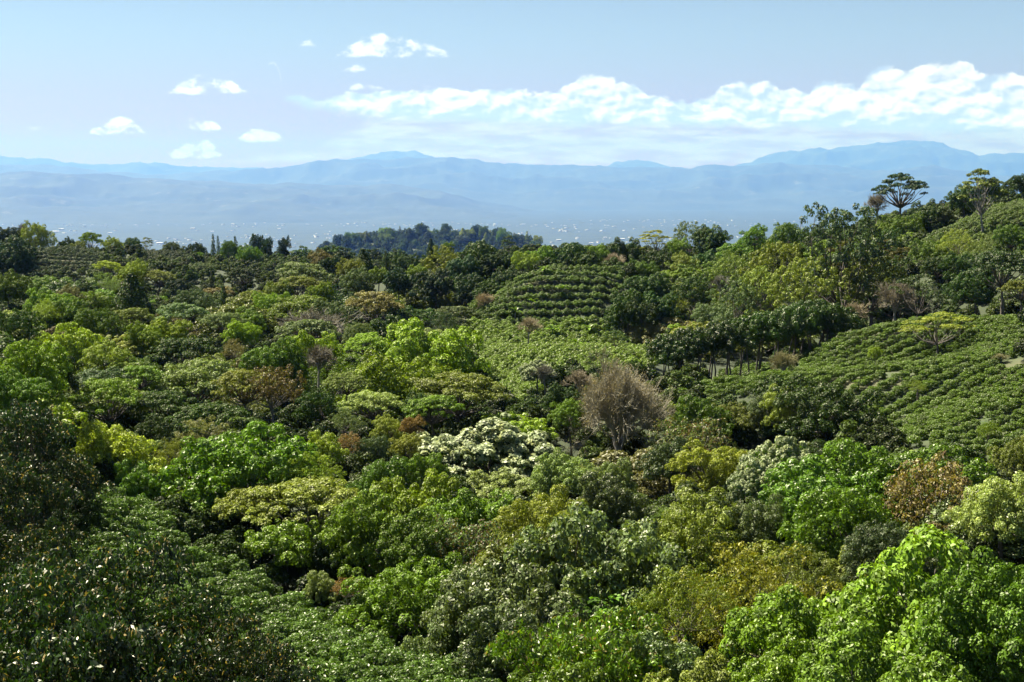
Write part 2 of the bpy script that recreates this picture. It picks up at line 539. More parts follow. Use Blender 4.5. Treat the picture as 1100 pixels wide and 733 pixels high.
def make_bare(name, seed, h=9.0, R0=6.0, stems=9, depth=5, kids=4, r0=.16, fuzz=0, up=.45, thin=.012):
    """leafless tree: a fan of forking twigs, with a few dry leaves and seed heads at the tips"""
    rg = np.random.default_rng(seed)
    segs, tips, big = [], [], []
    def grow(p, d, ln, r, lev):
        q = p + d * ln
        mid = (p + q) / 2 + rg.normal(0, ln * .05, 3)
        (big if lev < 2 else segs).append((p, mid, q, r, r * .72))
        if lev >= depth:
            tips.append((q, d)); return
        for k in range(kids if lev else kids):
            nd = unit(d + rg.normal(0, .42, 3) + np.array((0, 0, .10)))
            st = q if k == 0 else p + (q - p) * rg.uniform(.5, 1)
            grow(st, nd, ln * rg.uniform(.62, .92), max(thin, r * .62), lev + 1)
    for s in range(stems):
        a = s / stems * 6.283 + rg.normal(0, .2)
        tilt = rg.uniform(.1, 1.0)
        d = unit(np.array((math.cos(a) * tilt, math.sin(a) * tilt, up + .55)))
        grow(np.array((0, 0, h * .12)), d, h * .25, r0, 1)
    def tubes(ss, sides):
        A = np.array([[s[0], s[1], s[2]] for s in ss]); rr = np.array([[s[3], (s[3] + s[4]) / 2, s[4]] for s in ss])
        t = unit(A[:, 2] - A[:, 0])
        ref = np.where(np.abs(t[:, 2:3]) > .9, np.array([[1., 0, 0]]), np.array([[0, 0, 1.]]))
        a = unit(np.cross(t, ref)); b = np.cross(t, a)
        th = np.linspace(0, 2 * np.pi, sides, endpoint=False)
        ring = np.cos(th)[None, :, None] * a[:, None] + np.sin(th)[None, :, None] * b[:, None]
        V = A[:, :, None] + rr[:, :, None, None] * ring[:, None]
        n = len(ss)
        base = (np.arange(n) * 3 * sides)[:, None, None]
        i = (np.arange(2) * sides)[None, :, None]; j = np.arange(sides)[None, None]; k = (j + 1) % sides
        Q = np.stack([base + i + j, base + i + k, base + i + sides + k, base + i + sides + j], -1).reshape(-1, 4)
        return V.reshape(-1, 3), Q
    allp = np.array([t[0] for t in tips])
    s_w = R0 / np.percentile(np.hypot(allp[:, 0], allp[:, 1]), 95)
    s_h = h / np.percentile(allp[:, 2], 99)
    V, Q = tubes(segs, 3)
    V = V * np.array((s_w, s_w, s_h))
    me = [('twigs', mesh_quads(name + '_twigs', V, Q, [M_TWIG]))]
    if fuzz:
        i = rg.integers(0, len(allp), fuzz)
        P = allp[i] * np.array((s_w, s_w, s_h)) + rg.normal(0, .12, (fuzz, 3))
        V, Q = leaf_quads(P, rnd_dirs(fuzz, rg), .12, .5, rg)
        me.append(('dry_leaves', mesh_quads(name + '_dry_leaves', V, Q, [M_LEAF])))
    V, Q = tubes(big, 6)
    V = V * np.array((s_w, s_w, s_h))
    t = tube(np.array([(0, 0, -6.), (0, 0, 0), (0.03, 0, h * .13 * s_h)]), [r0 * 2.6, r0 * 2.3, r0 * 1.9], 7)
    V, Q = join([(V, Q), t])
    me.append(('trunk', mesh_quads(name + '_trunk', V, Q, [M_PALEBARK], True)))
    reg(name, me, 2 * R0, h)

def make_banana(name, seed, h=4.0):
    rg = np.random.default_rng(seed)
    lp = []
    for k in range(9):
        a = k * 2.4; ln = rg.uniform(1.8, 2.6); el = rg.uniform(.5, 1.3)
        t = np.linspace(0, 1, 7)
        out = ln * t * math.cos(el) + .45 * t * t; zz = ln * t * math.sin(el) - 1.1 * t ** 2.4
        w = .32 * np.sin(np.pi * np.clip(t * .93 + .05, 0, 1)) ** .6
        c = np.stack([out * math.cos(a), out * math.sin(a), h * .45 + zz], 1)
        s = np.array((-math.sin(a), math.cos(a), 0))
        V = np.stack([c + s * w[:, None] + (0, 0, .06), c, c - s * w[:, None] + (0, 0, .06)], 1).reshape(-1, 3)
        i = np.arange(6)[:, None] * 3; j = np.arange(2)[None]
        Q = np.stack([i + j, i + j + 1, i + 3 + j + 1, i + 3 + j], -1).reshape(-1, 4)
        lp.append((V, Q))
    V, Q = join(lp)
    parts = [('leaves', mesh_quads(name + '_leaves', V, Q, [M_GLOSS]))]
    V, Q = tube(np.array([(0, 0, -1.), (0, 0, 0), (.03, 0, h * .3), (0, 0, h * .5)]), [.16, .15, .11, .07], 7)
    parts.append(('stem', mesh_quads(name + '_stem', V, Q, [M_PALEBARK], True)))
    reg(name, parts, 4.2, h)

def bush_mesh(name, seed, R0, Rz, n, rr, dens, L, ratio, mat, up=.4, droop=.25):
    rg = np.random.default_rng(seed)
    C, Rr = lobes_dome(rg, R0, Rz, Rz * .45, n, rr, .12, -.2)
    (V, Q), P, d = fill_leaves(C, Rr, dens, L, ratio, rg, up=up, droop=droop, inner=.1)
    return mesh_quads(name, V, Q, [mat])

# archetypes
make_dome('round_a', 11, Rz=4.4, h=10, nl=26, low=-.5)
make_dome('round_b', 12, nl=34, lr=1.6, Rz=4.8, h=11, per=10, low=-.5)
make_dome('round_c', 13, nl=22, lr=2.1, Rz=4.0, h=9.5, per=11, sr=.38, low=-.45)
make_dome('bumpy_a', 21, nl=32, low=-.5, lr=1.8, per=12, sr=.36, Rz=4.4, h=10.5, L=.32, dens=24, jit=.20, up=.5, flat=.9)
make_dome('bumpy_b', 22, nl=26, low=-.5, lr=2.0, per=13, sr=.36, Rz=4.2, h=9.5, L=.32, dens=24, jit=.22, up=.5, flat=.9)
make_dome('gloss_a', 31, nl=30, low=-.5, lr=1.8, per=10, sr=.40, Rz=4.4, h=10, L=.36, dens=21, ratio=.45, mat=M_GLOSS, droop=.4, ljit=.35)
make_dome('gloss_b', 32, nl=24, low=-.5, lr=2.0, per=12, sr=.38, Rz=4.0, h=9.5, L=.36, dens=21, ratio=.45, mat=M_GLOSS, droop=.4, ljit=.35)
make_dome('mango_a', 41, nl=20, lr=1.9, per=13, sr=.36, Rz=4.2, h=9.5, L=.42, dens=16, ratio=.33, mat=M_BIG, droop=.7, ljit=.7, jit=.2)
make_dome('mango_b', 42, nl=26, lr=1.6, per=11, sr=.40, Rz=5.0, h=11, L=.42, dens=15, ratio=.33, mat=M_BIG, droop=.7, ljit=.7, jit=.2)
make_dome('flower', 51, nl=28, low=-.45, lr=1.7, per=14, sr=.32, Rz=4.0, h=9, L=.28, dens=26, blossom=1.0, jit=.12)
make_dome('airy_a', 61, nl=30, lr=1.5, per=9, sr=.34, Rz=6.0, h=15, R0=6.0, L=.30, dens=20, jit=.10, r0=.36, zf=4.5, ext=8, low=-.7, poke=1.0, inner=.3)
make_dome('airy_b', 62, nl=22, lr=1.5, per=9, sr=.34, Rz=5.0, h=12, R0=6.0, L=.30, dens=20, jit=.12, r0=.32, zf=4.0, ext=8, low=-.5, poke=1.0, inner=.3, stems=2)
make_dome('hedge', 71, nl=14, lr=2.2, per=11, sr=.38, Rz=3.0, h=9.5, R0=4.6, L=.36, dens=17, mat=M_GLOSS, ratio=.45, low=-.1, stems=3, zf=4.2, r0=.34)
make_dome('feathery', 81, nl=24, lr=1.5, per=10, sr=.38, Rz=4.4, h=8.5, R0=6, L=.26, dens=15, jit=.22, up=.3, low=-.5, poke=1.05, ratio=.35, stems=3, zf=1.5, inner=.3)
make_dome('rusty', 82, nl=24, lr=1.5, per=8, sr=.36, Rz=3.8, h=8.5, R0=6, L=.34, dens=10, jit=.22, mat=M_RUST, low=-.3, poke=1.05, ratio=.45, stems=3, zf=2.0, inner=.3, bark=M_PALEBARK)
make_layered('layered_a', 91)
make_layered('layered_b', 92, h=7, R0=6.5, pads=34, pr=1.45, levels=.38)
make_layered('umbrella', 93, h=11, R0=6.5, pads=30, pr=1.25, levels=.42, thick=1.0, zf=.42, r0=.36, dens=26, L=.28)
make_layered('sparse', 94, h=14, R0=5.2, pads=26, pr=1.05, levels=.62, thick=1.3, zf=.34, r0=.26, dens=20, L=.34, bark=M_PALEBARK)
make_layered('acacia', 95, h=9, R0=6.2, pads=18, pr=1.3, levels=.5, thick=1.1, zf=.3, r0=.22, dens=16, L=.26)
make_cypress('cypress', 101)
make_cypress('pine', 102, h=12, R0=3.6, n=110, power=.9, L=.36, dens=18)
make_bare('bare_fan', 111, h=9.5, R0=6.0, stems=8, depth=6, kids=4, fuzz=14000, thin=.016)
make_bare('bare_small', 112, h=7.5, R0=6.0, stems=7, depth=5, kids=4, fuzz=2500, thin=.028)
make_banana('banana', 121)

# ------------------------------------------------------------------ depth of the canopy over the picture, from the apparent size of crowns and leaves
DEPTH = [(180, 590, 50), (20, 440, 78), (0, 560, 64), (0, 370, 120), (30, 330, 170), (10, 292, 260), (15, 255, 380), (40, 238, 430), (100, 250, 440),
 (140, 258, 450), (207, 260, 470), (230, 252, 520), (260, 290, 330), (142, 280, 330), (141, 300, 260), (70, 348, 180), (50, 322, 220),
 (200, 362, 200), (205, 390, 165), (115, 407, 135), (120, 450, 105), (265, 455, 120), (180, 340, 220), (213, 310, 270), (349, 268, 400),
 (420, 270, 360), (475, 266, 340), (514, 260, 330), (402, 314, 270), (325, 320, 255), (340, 334, 235), (410, 340, 230), (455, 344, 195),
 (428, 377, 170), (298, 364, 190), (292, 395, 160), (490, 404, 160), (400, 424, 150), (418, 448, 140), (335, 487, 115), (520, 445, 140),
 (667, 400, 150), (745, 448, 135), (765, 474, 122), (840, 467, 120), (890, 404, 140), (930, 472, 105), (1010, 492, 98), (1070, 507, 88),
 (1010, 580, 68), (800, 585, 82), (650, 530, 98), (620, 660, 66), (450, 508, 112), (430, 602, 92), (330, 517, 108), (215, 522, 112),
 (305, 562, 102), (720, 733, 58), (1000, 733, 50), (450, 733, 66), (705, 362, 185), (900, 325, 205), (905, 220, 245), (830, 242, 255),
 (968, 187, 330), (1055, 185, 300), (1090, 195, 300), (1035, 200, 310), (1080, 272, 215), (985, 297, 225), (1010, 337, 180), (765, 242, 350),
 (672, 256, 330), (615, 262, 310), (580, 264, 300), (719, 240, 350), (690, 292, 270), (675, 312, 250), (745, 297, 260), (800, 242, 320)]
_dp = np.array([(a / 500, b / 250) for a, b, c in DEPTH]); _dl = np.log([c for a, b, c in DEPTH])
_fd = tps_fit(_dp, _dl, .002)
def depth(px, py):
    return float(np.exp(_fd([[px / 500, py / 250]])[0]))

COLS = dict(dk=(.029, .062, .006), md=(.096, .172, .009), br=(.158, .240, .012), yl=(.200, .270, .024), ol=(.132, .172, .022), pl=(.190, .255, .065),
            bl=(.023, .050, .015), bn=(.122, .112, .032), vd=(.080, .152, .008), gr=(.088, .124, .040), mu=(.155, .182, .018), tn=(.215, .205, .085),
            rd=(.40, .12, .07), gy=(.16, .15, .11), dead=(.32, .27, .17), bk=(.016, .038, .005), fg=(.105, .180, .010), ob=(.165, .098, .022))
WORD = dict(dk='dark green', md='mid green', br='bright green', yl='yellow-green', ol='olive green', pl='pale green', bl='bluish dark green',
            bn='brownish olive', vd='deep green', gr='grey-green', mu='mustard green', tn='tan', rd='reddish', gy='grey', dead='brown', bk='very dark green', fg='bright green', ob='orange-brown')
FORM = dict(round='domed', bumpy='billowing', gloss='glossy-leaved', mango='heavy-leaved', flower='blossoming', airy='airy', hedge='bare-trunked', feathery='feathery',
            rusty='rusty-leaved', layered='flat-layered', umbrella='umbrella-shaped', sparse='sparse', acacia='open-crowned', cypress='narrow conical', pine='broad conical',
            bare='leafless', banana='banana')
# (px, top, width, kind, colour, label, depth, height/width, short name as a landmark)
T = [
 # left skyline and upper left
 (39, 236, 38, 'round_b', 'ol', 'pale olive tree standing highest on the left skyline above the terraced rows', 430, .9, 'the olive tree on the left skyline'),
 (4, 243, 26, 'round_a', 'dk', None, 400, None, None), (16, 252, 50, 'bumpy_a', 'bl', 'big bluish dark tree at the left edge beside the small terraced rows', 370, 1.0, None),
 (70, 254, 22, 'round_b', 'dk', None, 440, None, None), (98, 249, 24, 'layered_a', 'md', 'small flat-topped tree on the left skyline with light showing under its crown', 440, .8, None),
 (84, 258, 20, 'round_a', 'ol', None, 435, None, None), (120, 253, 22, 'round_b', 'ol', None, 445, None, None),
 (140, 255, 26, 'round_a', 'dk', None, 450, .8, None), (157, 255, 15, 'sparse', 'gr', 'thin grey see-through tree on the left skyline', 455, 1.1, None),
 (186, 259, 24, 'round_a', 'gr', None, 465, .7, None), (207, 258, 24, 'round_b', 'dk', 'round dark tree in front of the hazy plain left of the far cypresses', 460, .9, None),
 (212, 270, 13, 'round_b', 'md', None, 430, None, None), (229, 251, 8, 'cypress', 'bl', 'tallest narrow bluish cypress of the left skyline group', 560, 2.6, 'the left skyline cypress'),
 (236, 253, 8, 'cypress', 'bl', None, 565, 2.4, None), (247, 258, 20, 'round_a', 'md', None, 520, .7, None), (258, 253, 10, 'cypress', 'bl', None, 600, 2.0, None),
 (24, 240, 14, 'bare_small', 'gy', 'faint grey leafless tree on the skyline beside the highest left tree', 470, 1.3, None),
 (268, 262, 26, 'round_c', 'md', None, 480, .6, None), (287, 253, 14, 'round_b', 'dk', None, 520, 1., None), (304, 252, 15, 'round_b', 'bl', None, 540, 1., None),
 (276, 251, 16, 'round_a', 'bl', None, 640, .9, None),
 (142, 278, 38, 'round_b', 'yl', 'pale yellow-green rounded tree glowing below the left terraces', 330, .9, 'the yellow-green tree below the left terraces'),
 (115, 280, 26, 'layered_b', 'yl', None, 325, None, None), (112, 291, 34, 'feathery', 'pl', None, 300, None, None),
 (141, 295, 54, 'pine', 'dk', 'dark pointed tree standing out in the middle of the left slope', 255, .95, 'the dark pointed tree'),
 (8, 289, 42, 'bumpy_b', 'md', None, 260, None, None), (89, 303, 18, 'round_b', 'dk', None, 270, None, None), (50, 307, 50, 'bumpy_b', 'md', None, 240, None, None),
 (72, 305, 30, 'round_c', 'bn', None, 250, None, None), (50, 320, 34, 'feathery', 'yl', None, 220, None, None), (76, 319, 42, 'bumpy_a', 'md', None, 222, None, None),
 (15, 328, 62, 'round_c', 'dk', None, 172, None, None), (70, 346, 60, 'gloss_a', 'yl', 'bright shiny yellow-green tree on the left slope with large leaves', 178, .8, 'the shiny yellow-green left tree'),
 (108, 330, 44, 'round_a', 'md', None, 210, None, None), (140, 330, 44, 'layered_b', 'ol', None, 215, None, None), (150, 345, 40, 'bumpy_b', 'br', None, 205, None, None),
 (180, 340, 44, 'bumpy_a', 'br', 'bright yellow-green billowing tree high on the left slope below the dark pointed tree', 212, .8, None),
 (213, 309, 38, 'round_a', 'gr', None, 270, .7, None), (240, 308, 17, 'pine', 'dk', None, 285, 1.5, None), (260, 287, 36, 'layered_b', 'dk', 'dark spreading tree left of centre above the grey-green domes', 330, .8, None),
 (192, 297, 28, 'round_b', 'bl', None, 310, None, None), (226, 293, 11, 'cypress', 'bl', None, 320, 2., None), (170, 290, 34, 'layered_b', 'ol', None, 330, None, None),
 (196, 325, 58, 'layered_a', 'gr', None, 235, None, None), (262, 328, 44, 'bumpy_b', 'md', None, 240, None, None), (238, 335, 40, 'layered_b', 'gr', None, 225, None, None),
 (258, 342, 34, 'bumpy_b', 'br', None, 220, None, None), (200, 361, 72, 'layered_b', 'dk', None, 195, .6, None), (250, 363, 30, 'feathery', 'tn', None, 200, None, None),
 (210, 387, 96, 'layered_b', 'pl', 'wide pale flat-layered umbrella tree on the left slope', 165, .55, 'the wide pale layered left tree'),
 (265, 396, 66, 'layered_a', 'ol', None, 160, .6, None), (115, 363, 58, 'round_b', 'ol', None, 165, None, None), (28, 363, 74, 'bumpy_a', 'br', None, 120, .9, None),
 (55, 372, 62, 'bumpy_b', 'dk', None, 135, None, None), (15, 396, 60, 'bumpy_b', 'md', None, 105, None, None), (118, 405, 84, 'layered_a', 'br', 'light green flat-layered tree just above the yellow-green left tree', 138, .6, None),
 (150, 392, 50, 'layered_b', 'md', None, 160, None, None), (172, 420, 80, 'layered_a', 'dk', None, 140, .6, None), (230, 432, 90, 'layered_a', 'dk', None, 135, .6, None),
 (30, 428, 92, 'mango_b', 'bk', 'large dark tree with shiny leaves rising at the left edge', 76, 1.0, 'the large dark left-edge tree'),
 (18, 490, 100, 'mango_b', 'bk', None, 66, 1.0, None), (60, 478, 88, 'mango_a', 'bk', None, 74, 1.2, None), (72, 530, 60, 'round_b', 'bk', None, 72, 1.2, None), (20, 560, 110, 'mango_a', 'bk', None, 60, .9, None),
 (120, 449, 88, 'gloss_b', 'yl', 'yellow-green tree with broad leaves beside the large dark left-edge tree', 121, .8, 'the broad-leaved yellow-green tree'),
 (170, 446, 46, 'round_b', 'dk', None, 131, None, None), (215, 447, 62, 'feathery', 'tn', 'tan feathery tree left of the deep green tree', 131, .8, None), (186, 470, 50, 'feathery', 'ol', None, 124, None, None),
 (265, 452, 132, 'gloss_a', 'vd', 'wide deep green glossy tree left of centre in front of the dark hollow', 116, .55, 'the wide deep green tree'),
 (150, 492, 60, 'gloss_b', 'md', None, 118, .6, None),
 # blue hill: pink tree; the rest of the hill is planted below
 (349, 266, 34, 'round_b', 'bn', None, 400, .9, None), (360, 272, 26, 'bumpy_b', 'dk', None, 385, None, None), (392, 268, 26, 'pine', 'dk', None, 380, 1.0, None), (378, 276, 30, 'round_c', 'ol', None, 375, None, None),
 (415, 269, 11, 'cypress', 'dk', 'left one of the two close dark cypresses before the blue hill', 365, 2.4, None), (424, 268, 11, 'cypress', 'dk', 'right one of the two close dark cypresses before the blue hill', 366, 2.4, None),
 (436, 272, 28, 'round_c', 'dk', None, 360, None, None), (464, 257, 13, 'pine', 'dk', None, 370, 1.6, None), (482, 259, 13, 'round_b', 'md', None, 372, 1., None),
 (475, 263, 48, 'airy_b', 'ol', 'olive green loose tree left of the big dark dome at the centre skyline', 335, 1.1, None),
 (514, 257, 52, 'bumpy_a', 'dk', 'big dark dome-shaped tree on the centre skyline right of the blue hill', 325, 1.15, 'the big dark centre-skyline dome'),
 (545, 253, 18, 'sparse', 'dk', None, 330, 1.8, None), (534, 268, 30, 'bumpy_b', 'dk', None, 318, 1.1, None), (497, 272, 34, 'bumpy_b', 'bl', None, 315, 1.1, None),
 (384, 285, 36, 'round_b', 'gr', None, 300, 1.1, None), (407, 286, 22, 'bumpy_b', 'br', None, 305, 1.2, None), (428, 287, 32, 'bumpy_a', 'bl', None, 300, 1.2, None), (447, 283, 22, 'bumpy_b', 'br', None, 305, 1.3, None),
 (468, 288, 36, 'bumpy_a', 'bl', None, 295, 1.1, None), (505, 292, 40, 'bumpy_a', 'bl', None, 300, .9, None), (402, 312, 64, 'layered_a', 'bn', 'brown-tinged umbrella-crowned tree in the shaded hollow at centre left', 270, .6, 'the brown-tinged umbrella tree'),
 (325, 281, 52, 'layered_b', 'gr', None, 320, .7, None), (322, 296, 44, 'layered_a', 'ol', None, 300, None, None), (345, 302, 28, 'bumpy_b', 'br', None, 290, None, None), (310, 305, 11, 'cypress', 'dk', None, 285, 1.6, None), (300, 300, 34, 'round_a', 'ol', None, 300, None, None),
 (325, 317, 72, 'layered_b', 'br', None, 262, .5, None), (290, 312, 36, 'round_c', 'md', None, 275, None, None), (352, 322, 36, 'round_a', 'gr', None, 258, None, None),
 (340, 333, 94, 'bare_small', 'gy', 'wide grey leafless tree in the middle of the canopy above the grey bare tree', 234, .45, 'the wide grey leafless tree'), (330, 342, 60, 'layered_b', 'gr', None, 226, .6, None),
 (410, 338, 48, 'gloss_b', 'dk', None, 230, .7, None), (385, 345, 34, 'round_a', 'gr', None, 225, None, None),
 (458, 341, 104, 'bumpy_a', 'br', 'tall bright green billowing tree at the left edge of the central coffee field', 192, .85, 'the tall bright green centre tree'),
 (428, 374, 108, 'bumpy_b', 'br', 'wide bright green domed tree in front of the tall bright green centre tree', 168, .65, 'the wide bright green centre tree'),
 (395, 358, 46, 'layered_b', 'br', None, 195, None, None), (298, 361, 62, 'bumpy_b', 'md', None, 188, .8, None), (335, 353, 60, 'bumpy_b', 'br', None, 200, None, None),
 (342, 371, 40, 'bare_small', 'gy', 'small grey leafless tree with a dark trunk left of the wide bright green centre tree', 180, 1.0, None),
 (292, 392, 64, 'rusty', 'bn', 'brown-green rounded tree between the pale layered tree and the bright green centre tree', 158, .85, None),
 (372, 400, 46, 'layered_b', 'ol', None, 158, None, None), (400, 420, 58, 'layered_b', 'pl', None, 150, .6, None), (368, 437, 40, 'feathery', 'gr', None, 145, None, None), (345, 415, 46, 'round_b', 'dk', None, 155, None, None),
 (490, 400, 98, 'layered_a', 'ol', 'olive green layered tree directly behind the white-blossomed tree', 160, .6, None), (450, 418, 44, 'round_b', 'dk', None, 152, None, None), (465, 424, 60, 'layered_b', 'md', None, 150, .6, None),
 (418, 444, 36, 'round_b', 'mu', None, 140, .8, None), (443, 446, 26, 'round_b', 'ob', 'small orange-brown round tree left of the white-blossomed tree', 138, .9, None), (376, 464, 32, 'rusty', 'ob', 'narrow rust-coloured tree among mustard green trees', 130, 1.1, None),
 (436, 464, 34, 'round_b', 'mu', None, 132, .8, None), (348, 462, 42, 'gloss_b', 'yl', None, 126, .7, None), (335, 484, 60, 'feathery', 'yl', 'vivid yellow-green bushy tree right of the wide deep green tree', 114, .65, None),
 (398, 468, 34, 'round_a', 'gr', None, 130, .8, None), (410, 488, 66, 'gloss_b', 'vd', None, 120, .6, None), (455, 484, 50, 'bumpy_b', 'md', None, 122, .7, None),
 (522, 443, 168, 'flower', 'dk', 'broad dark tree covered in creamy white blossom at the centre', 140, .55, 'the white-blossomed tree'),
 # centre
 (667, 388, 118, 'bare_fan', 'dead', 'brown leafless fan-shaped tree standing out at the centre right', 148, .95, 'the brown leafless tree'),
 (622, 398, 34, 'bare_small', 'dead', 'small brown leafless shrub-like tree at the left foot of the fan-shaped one', 160, .8, None),
 (577, 384, 36, 'flower', 'dk', 'small dark tree with a few whitish blossoms at the foot of the central coffee field', 172, .9, None), (602, 411, 36, 'bumpy_b', 'dk', None, 158, .8, None), (612, 425, 40, 'round_b', 'md', None, 150, .8, None),
 (521, 315, 25, 'bare_small', 'dead', 'purplish brown leafless tree at the upper left corner of the terraced coffee field', 270, .8, None),
 (490, 328, 40, 'layered_b', 'gr', None, 262, .6, None), (478, 334, 36, 'feathery', 'bl', None, 245, .7, None), (568, 341, 26, 'bare_small', 'dead', None, 235, .6, None),
 (660, 354, 22, 'acacia', 'dk', None, 205, 1.1, None), (585, 392, 24, 'bare_small', 'gy', None, 170, .8, None),
 (600, 483, 64, 'bumpy_b', 'pl', None, 122, .7, None), (658, 491, 54, 'gloss_b', 'pl', 'pale shiny tree below the trunk of the brown leafless tree', 112, .8, None),
 (745, 445, 94, 'rusty', 'gr', None, 136, .7, None), (720, 470, 56, 'gloss_b', 'gr', None, 128, .9, None), (765, 471, 92, 'round_b', 'mu', 'olive-mustard bushy tree between the brown leafless tree and the white-topped right tree', 120, .7, None),
 (752, 423, 60, 'gloss_b', 'vd', 'low bright green glossy tree right of the brown leafless tree', 148, .5, None), (790, 432, 50, 'round_a', 'ol', None, 150, .6, None), (728, 430, 26, 'round_b', 'br', None, 152, .8, None),
 (838, 464, 98, 'flower', 'md', 'tree topped with creamy white blossom on the right side in front of the coffee slope', 112, .6, 'the white-topped right tree'),
 (805, 500, 50, 'flower', 'md', None, 108, .9, None),
 # right
 (890, 402, 112, 'round_b', 'dk', 'dark dense tree standing alone at the lower edge of the right coffee slope', 140, .65, 'the lone dark tree on the right slope'), (858, 414, 70, 'round_a', 'ol', None, 146, .6, None), (825, 422, 50, 'round_a', 'gr', None, 150, .6, None),
 (884, 490, 112, 'gloss_a', 'vd', 'deep green glossy tree directly right of the white-topped right tree', 104, .7, None), (935, 470, 124, 'gloss_b', 'vd', 'middle one of the wide deep green trees below the right coffee slope', 106, .6, 'the deep green right-hand trees'),
 (1005, 476, 110, 'gloss_a', 'vd', None, 104, .65, None), (905, 515, 110, 'gloss_b', 'vd', None, 95, .7, None),
 (1010, 488, 124, 'rusty', 'bn', 'reddish brown sparse-leaved tree with pale branches near the right edge', 96, .6, 'the reddish brown right tree'),
 (1078, 504, 96, 'gloss_b', 'pl', 'silvery pale green tree at the right edge beside the reddish brown tree', 88, .7, None), (1095, 470, 60, 'round_a', 'ol', None, 110, .7, None),
 (1010, 574, 270, 'bumpy_a', 'fg', 'broad bright green foreground tree at the lower right with dark branches showing', 66, .75, 'the broad bright green foreground tree'),
 (1075, 596, 170, 'bumpy_b', 'md', None, 58, .9, None), (890, 622, 190, 'bumpy_b', 'vd', None, 66, .8, None), (950, 668, 190, 'bumpy_a', 'fg', None, 56, .9, None), (840, 690, 130, 'gloss_b', 'md', None, 60, .9, None),
 (803, 578, 196, 'feathery', 'mu', 'yellow-tinged tree with thin feathery leaves right of centre in the foreground', 82, .75, 'the yellow-tinged foreground tree'), (730, 606, 110, 'feathery', 'yl', None, 78, .9, None),
 (870, 585, 110, 'feathery', 'ol', None, 86, .8, None), (960, 560, 90, 'round_a', 'gr', None, 84, .8, None), (745, 533, 130, 'round_a', 'ol', None, 98, .65, None), (800, 530, 90, 'round_c', 'gr', None, 100, .7, None),
 (655, 505, 74, 'gloss_b', 'gr', None, 106, .8, None), (640, 540, 170, 'gloss_a', 'gr', 'grey-green shiny tree in the foreground centre below the brown leafless tree', 90, .8, 'the grey-green foreground tree'),
 (560, 560, 150, 'gloss_b', 'ol', None, 92, .7, None), (545, 600, 150, 'gloss_a', 'gr', None, 82, .75, None), (625, 650, 170, 'mango_a', 'md', 'vine-covered rounded green tree at the bottom centre', 66, .9, 'the rounded bottom-centre tree'), (555, 650, 120, 'gloss_b', 'gr', None, 74, .8, None), (700, 670, 120, 'gloss_b', 'gr', None, 66, .9, None),
 (745, 705, 150, 'bumpy_b', 'ol', None, 56, .9, None), (610, 712, 130, 'gloss_a', 'md', None, 58, .9, None),
 (455, 505, 110, 'bumpy_a', 'br', 'bright green billowing tree below the white-blossomed tree', 110, .8, 'the bright green tree below the blossom'), (395, 528, 100, 'bumpy_a', 'md', None, 102, .8, None), (510, 520, 120, 'bumpy_b', 'md', None, 106, .7, None), (580, 525, 110, 'round_c', 'ol', None, 102, .7, None),
 (445, 548, 90, 'bumpy_a', 'vd', None, 98, .9, None), (500, 555, 100, 'rusty', 'gr', None, 97, .8, None), (440, 602, 140, 'round_a', 'md', None, 92, .65, None), (500, 622, 110, 'gloss_b', 'gr', None, 84, .7, None),
 (330, 514, 150, 'layered_a', 'ol', None, 108, .5, None), (275, 520, 80, 'layered_b', 'ol', None, 110, .6, None), (215, 519, 70, 'feathery', 'yl', 'feathery yellow-olive small tree at the top edge of the near coffee field', 116, .75, 'the feathery yellow-olive tree'),
 (305, 558, 84, 'hedge', 'md', 'small green tree with thin bare trunks beside the near coffee field', 103, .75, None), (355, 572, 60, 'bumpy_b', 'dk', None, 102, 1., None), (373, 620, 32, 'rusty', 'ob', 'small orange-brown shrub-like tree at the edge of the near coffee field', 94, .9, None),
 (345, 612, 40, 'gloss_b', 'pl', None, 96, .8, None), (405, 622, 60, 'round_b', 'md', None, 93, .8, None),
 (108, 583, 190, 'mango_a', 'bk', 'dark foreground tree with shiny brown-tinged leaves at the lower left', 50, .8, 'the dark brown-tinged foreground tree'),
 (30, 604, 180, 'mango_a', 'bk', None, 46, .8, None), (200, 624, 126, 'mango_b', 'bk', None, 49, .9, None), (120, 645, 220, 'mango_b', 'bk', None, 42, .9, None), (30, 675, 220, 'mango_a', 'bk', None, 40, .9, None), (252, 668, 136, 'mango_a', 'bk', None, 44, .9, None), (308, 712, 110, 'mango_b', 'bk', None, 42, .9, None),
 (545, 284, 40, 'bumpy_b', 'dk', None, 291, .8, None), (531, 300, 36, 'bumpy_a', 'dk', None, 283, .8, None), (522, 318, 30, 'round_a', 'md', None, 272, .8, None),
 (1062, 452, 24, 'feathery', 'br', None, 122, .7, None), (986, 408, 17, 'feathery', 'yl', None, 150, .7, None), (940, 372, 16, 'round_a', 'br', None, 172, .7, None), (1075, 380, 22, 'bare_small', 'tn', None, 158, .7, None),
 # right hill
 (908, 217, 100, 'airy_a', 'gr', 'tall airy tree with a high rounded top and visible branches on the right hill', 246, 1.35, 'the tall airy tree'), (872, 275, 70, 'airy_b', 'ol', None, 236, 1.0, None), (940, 275, 64, 'airy_b', 'ol', None, 240, 1.0, None),
 (822, 256, 64, 'airy_a', 'ol', 'olive airy tree left of the tallest airy tree', 256, 1.3, None), (792, 272, 50, 'airy_b', 'ol', None, 262, 1.1, None), (845, 238, 34, 'round_a', 'md', None, 300, None, None), (812, 240, 30, 'round_b', 'md', None, 310, None, None),
 (968, 185, 58, 'umbrella', 'bl', 'umbrella-shaped tree standing tallest against the hazy mountains on the right', 330, .95, 'the skyline umbrella tree'),
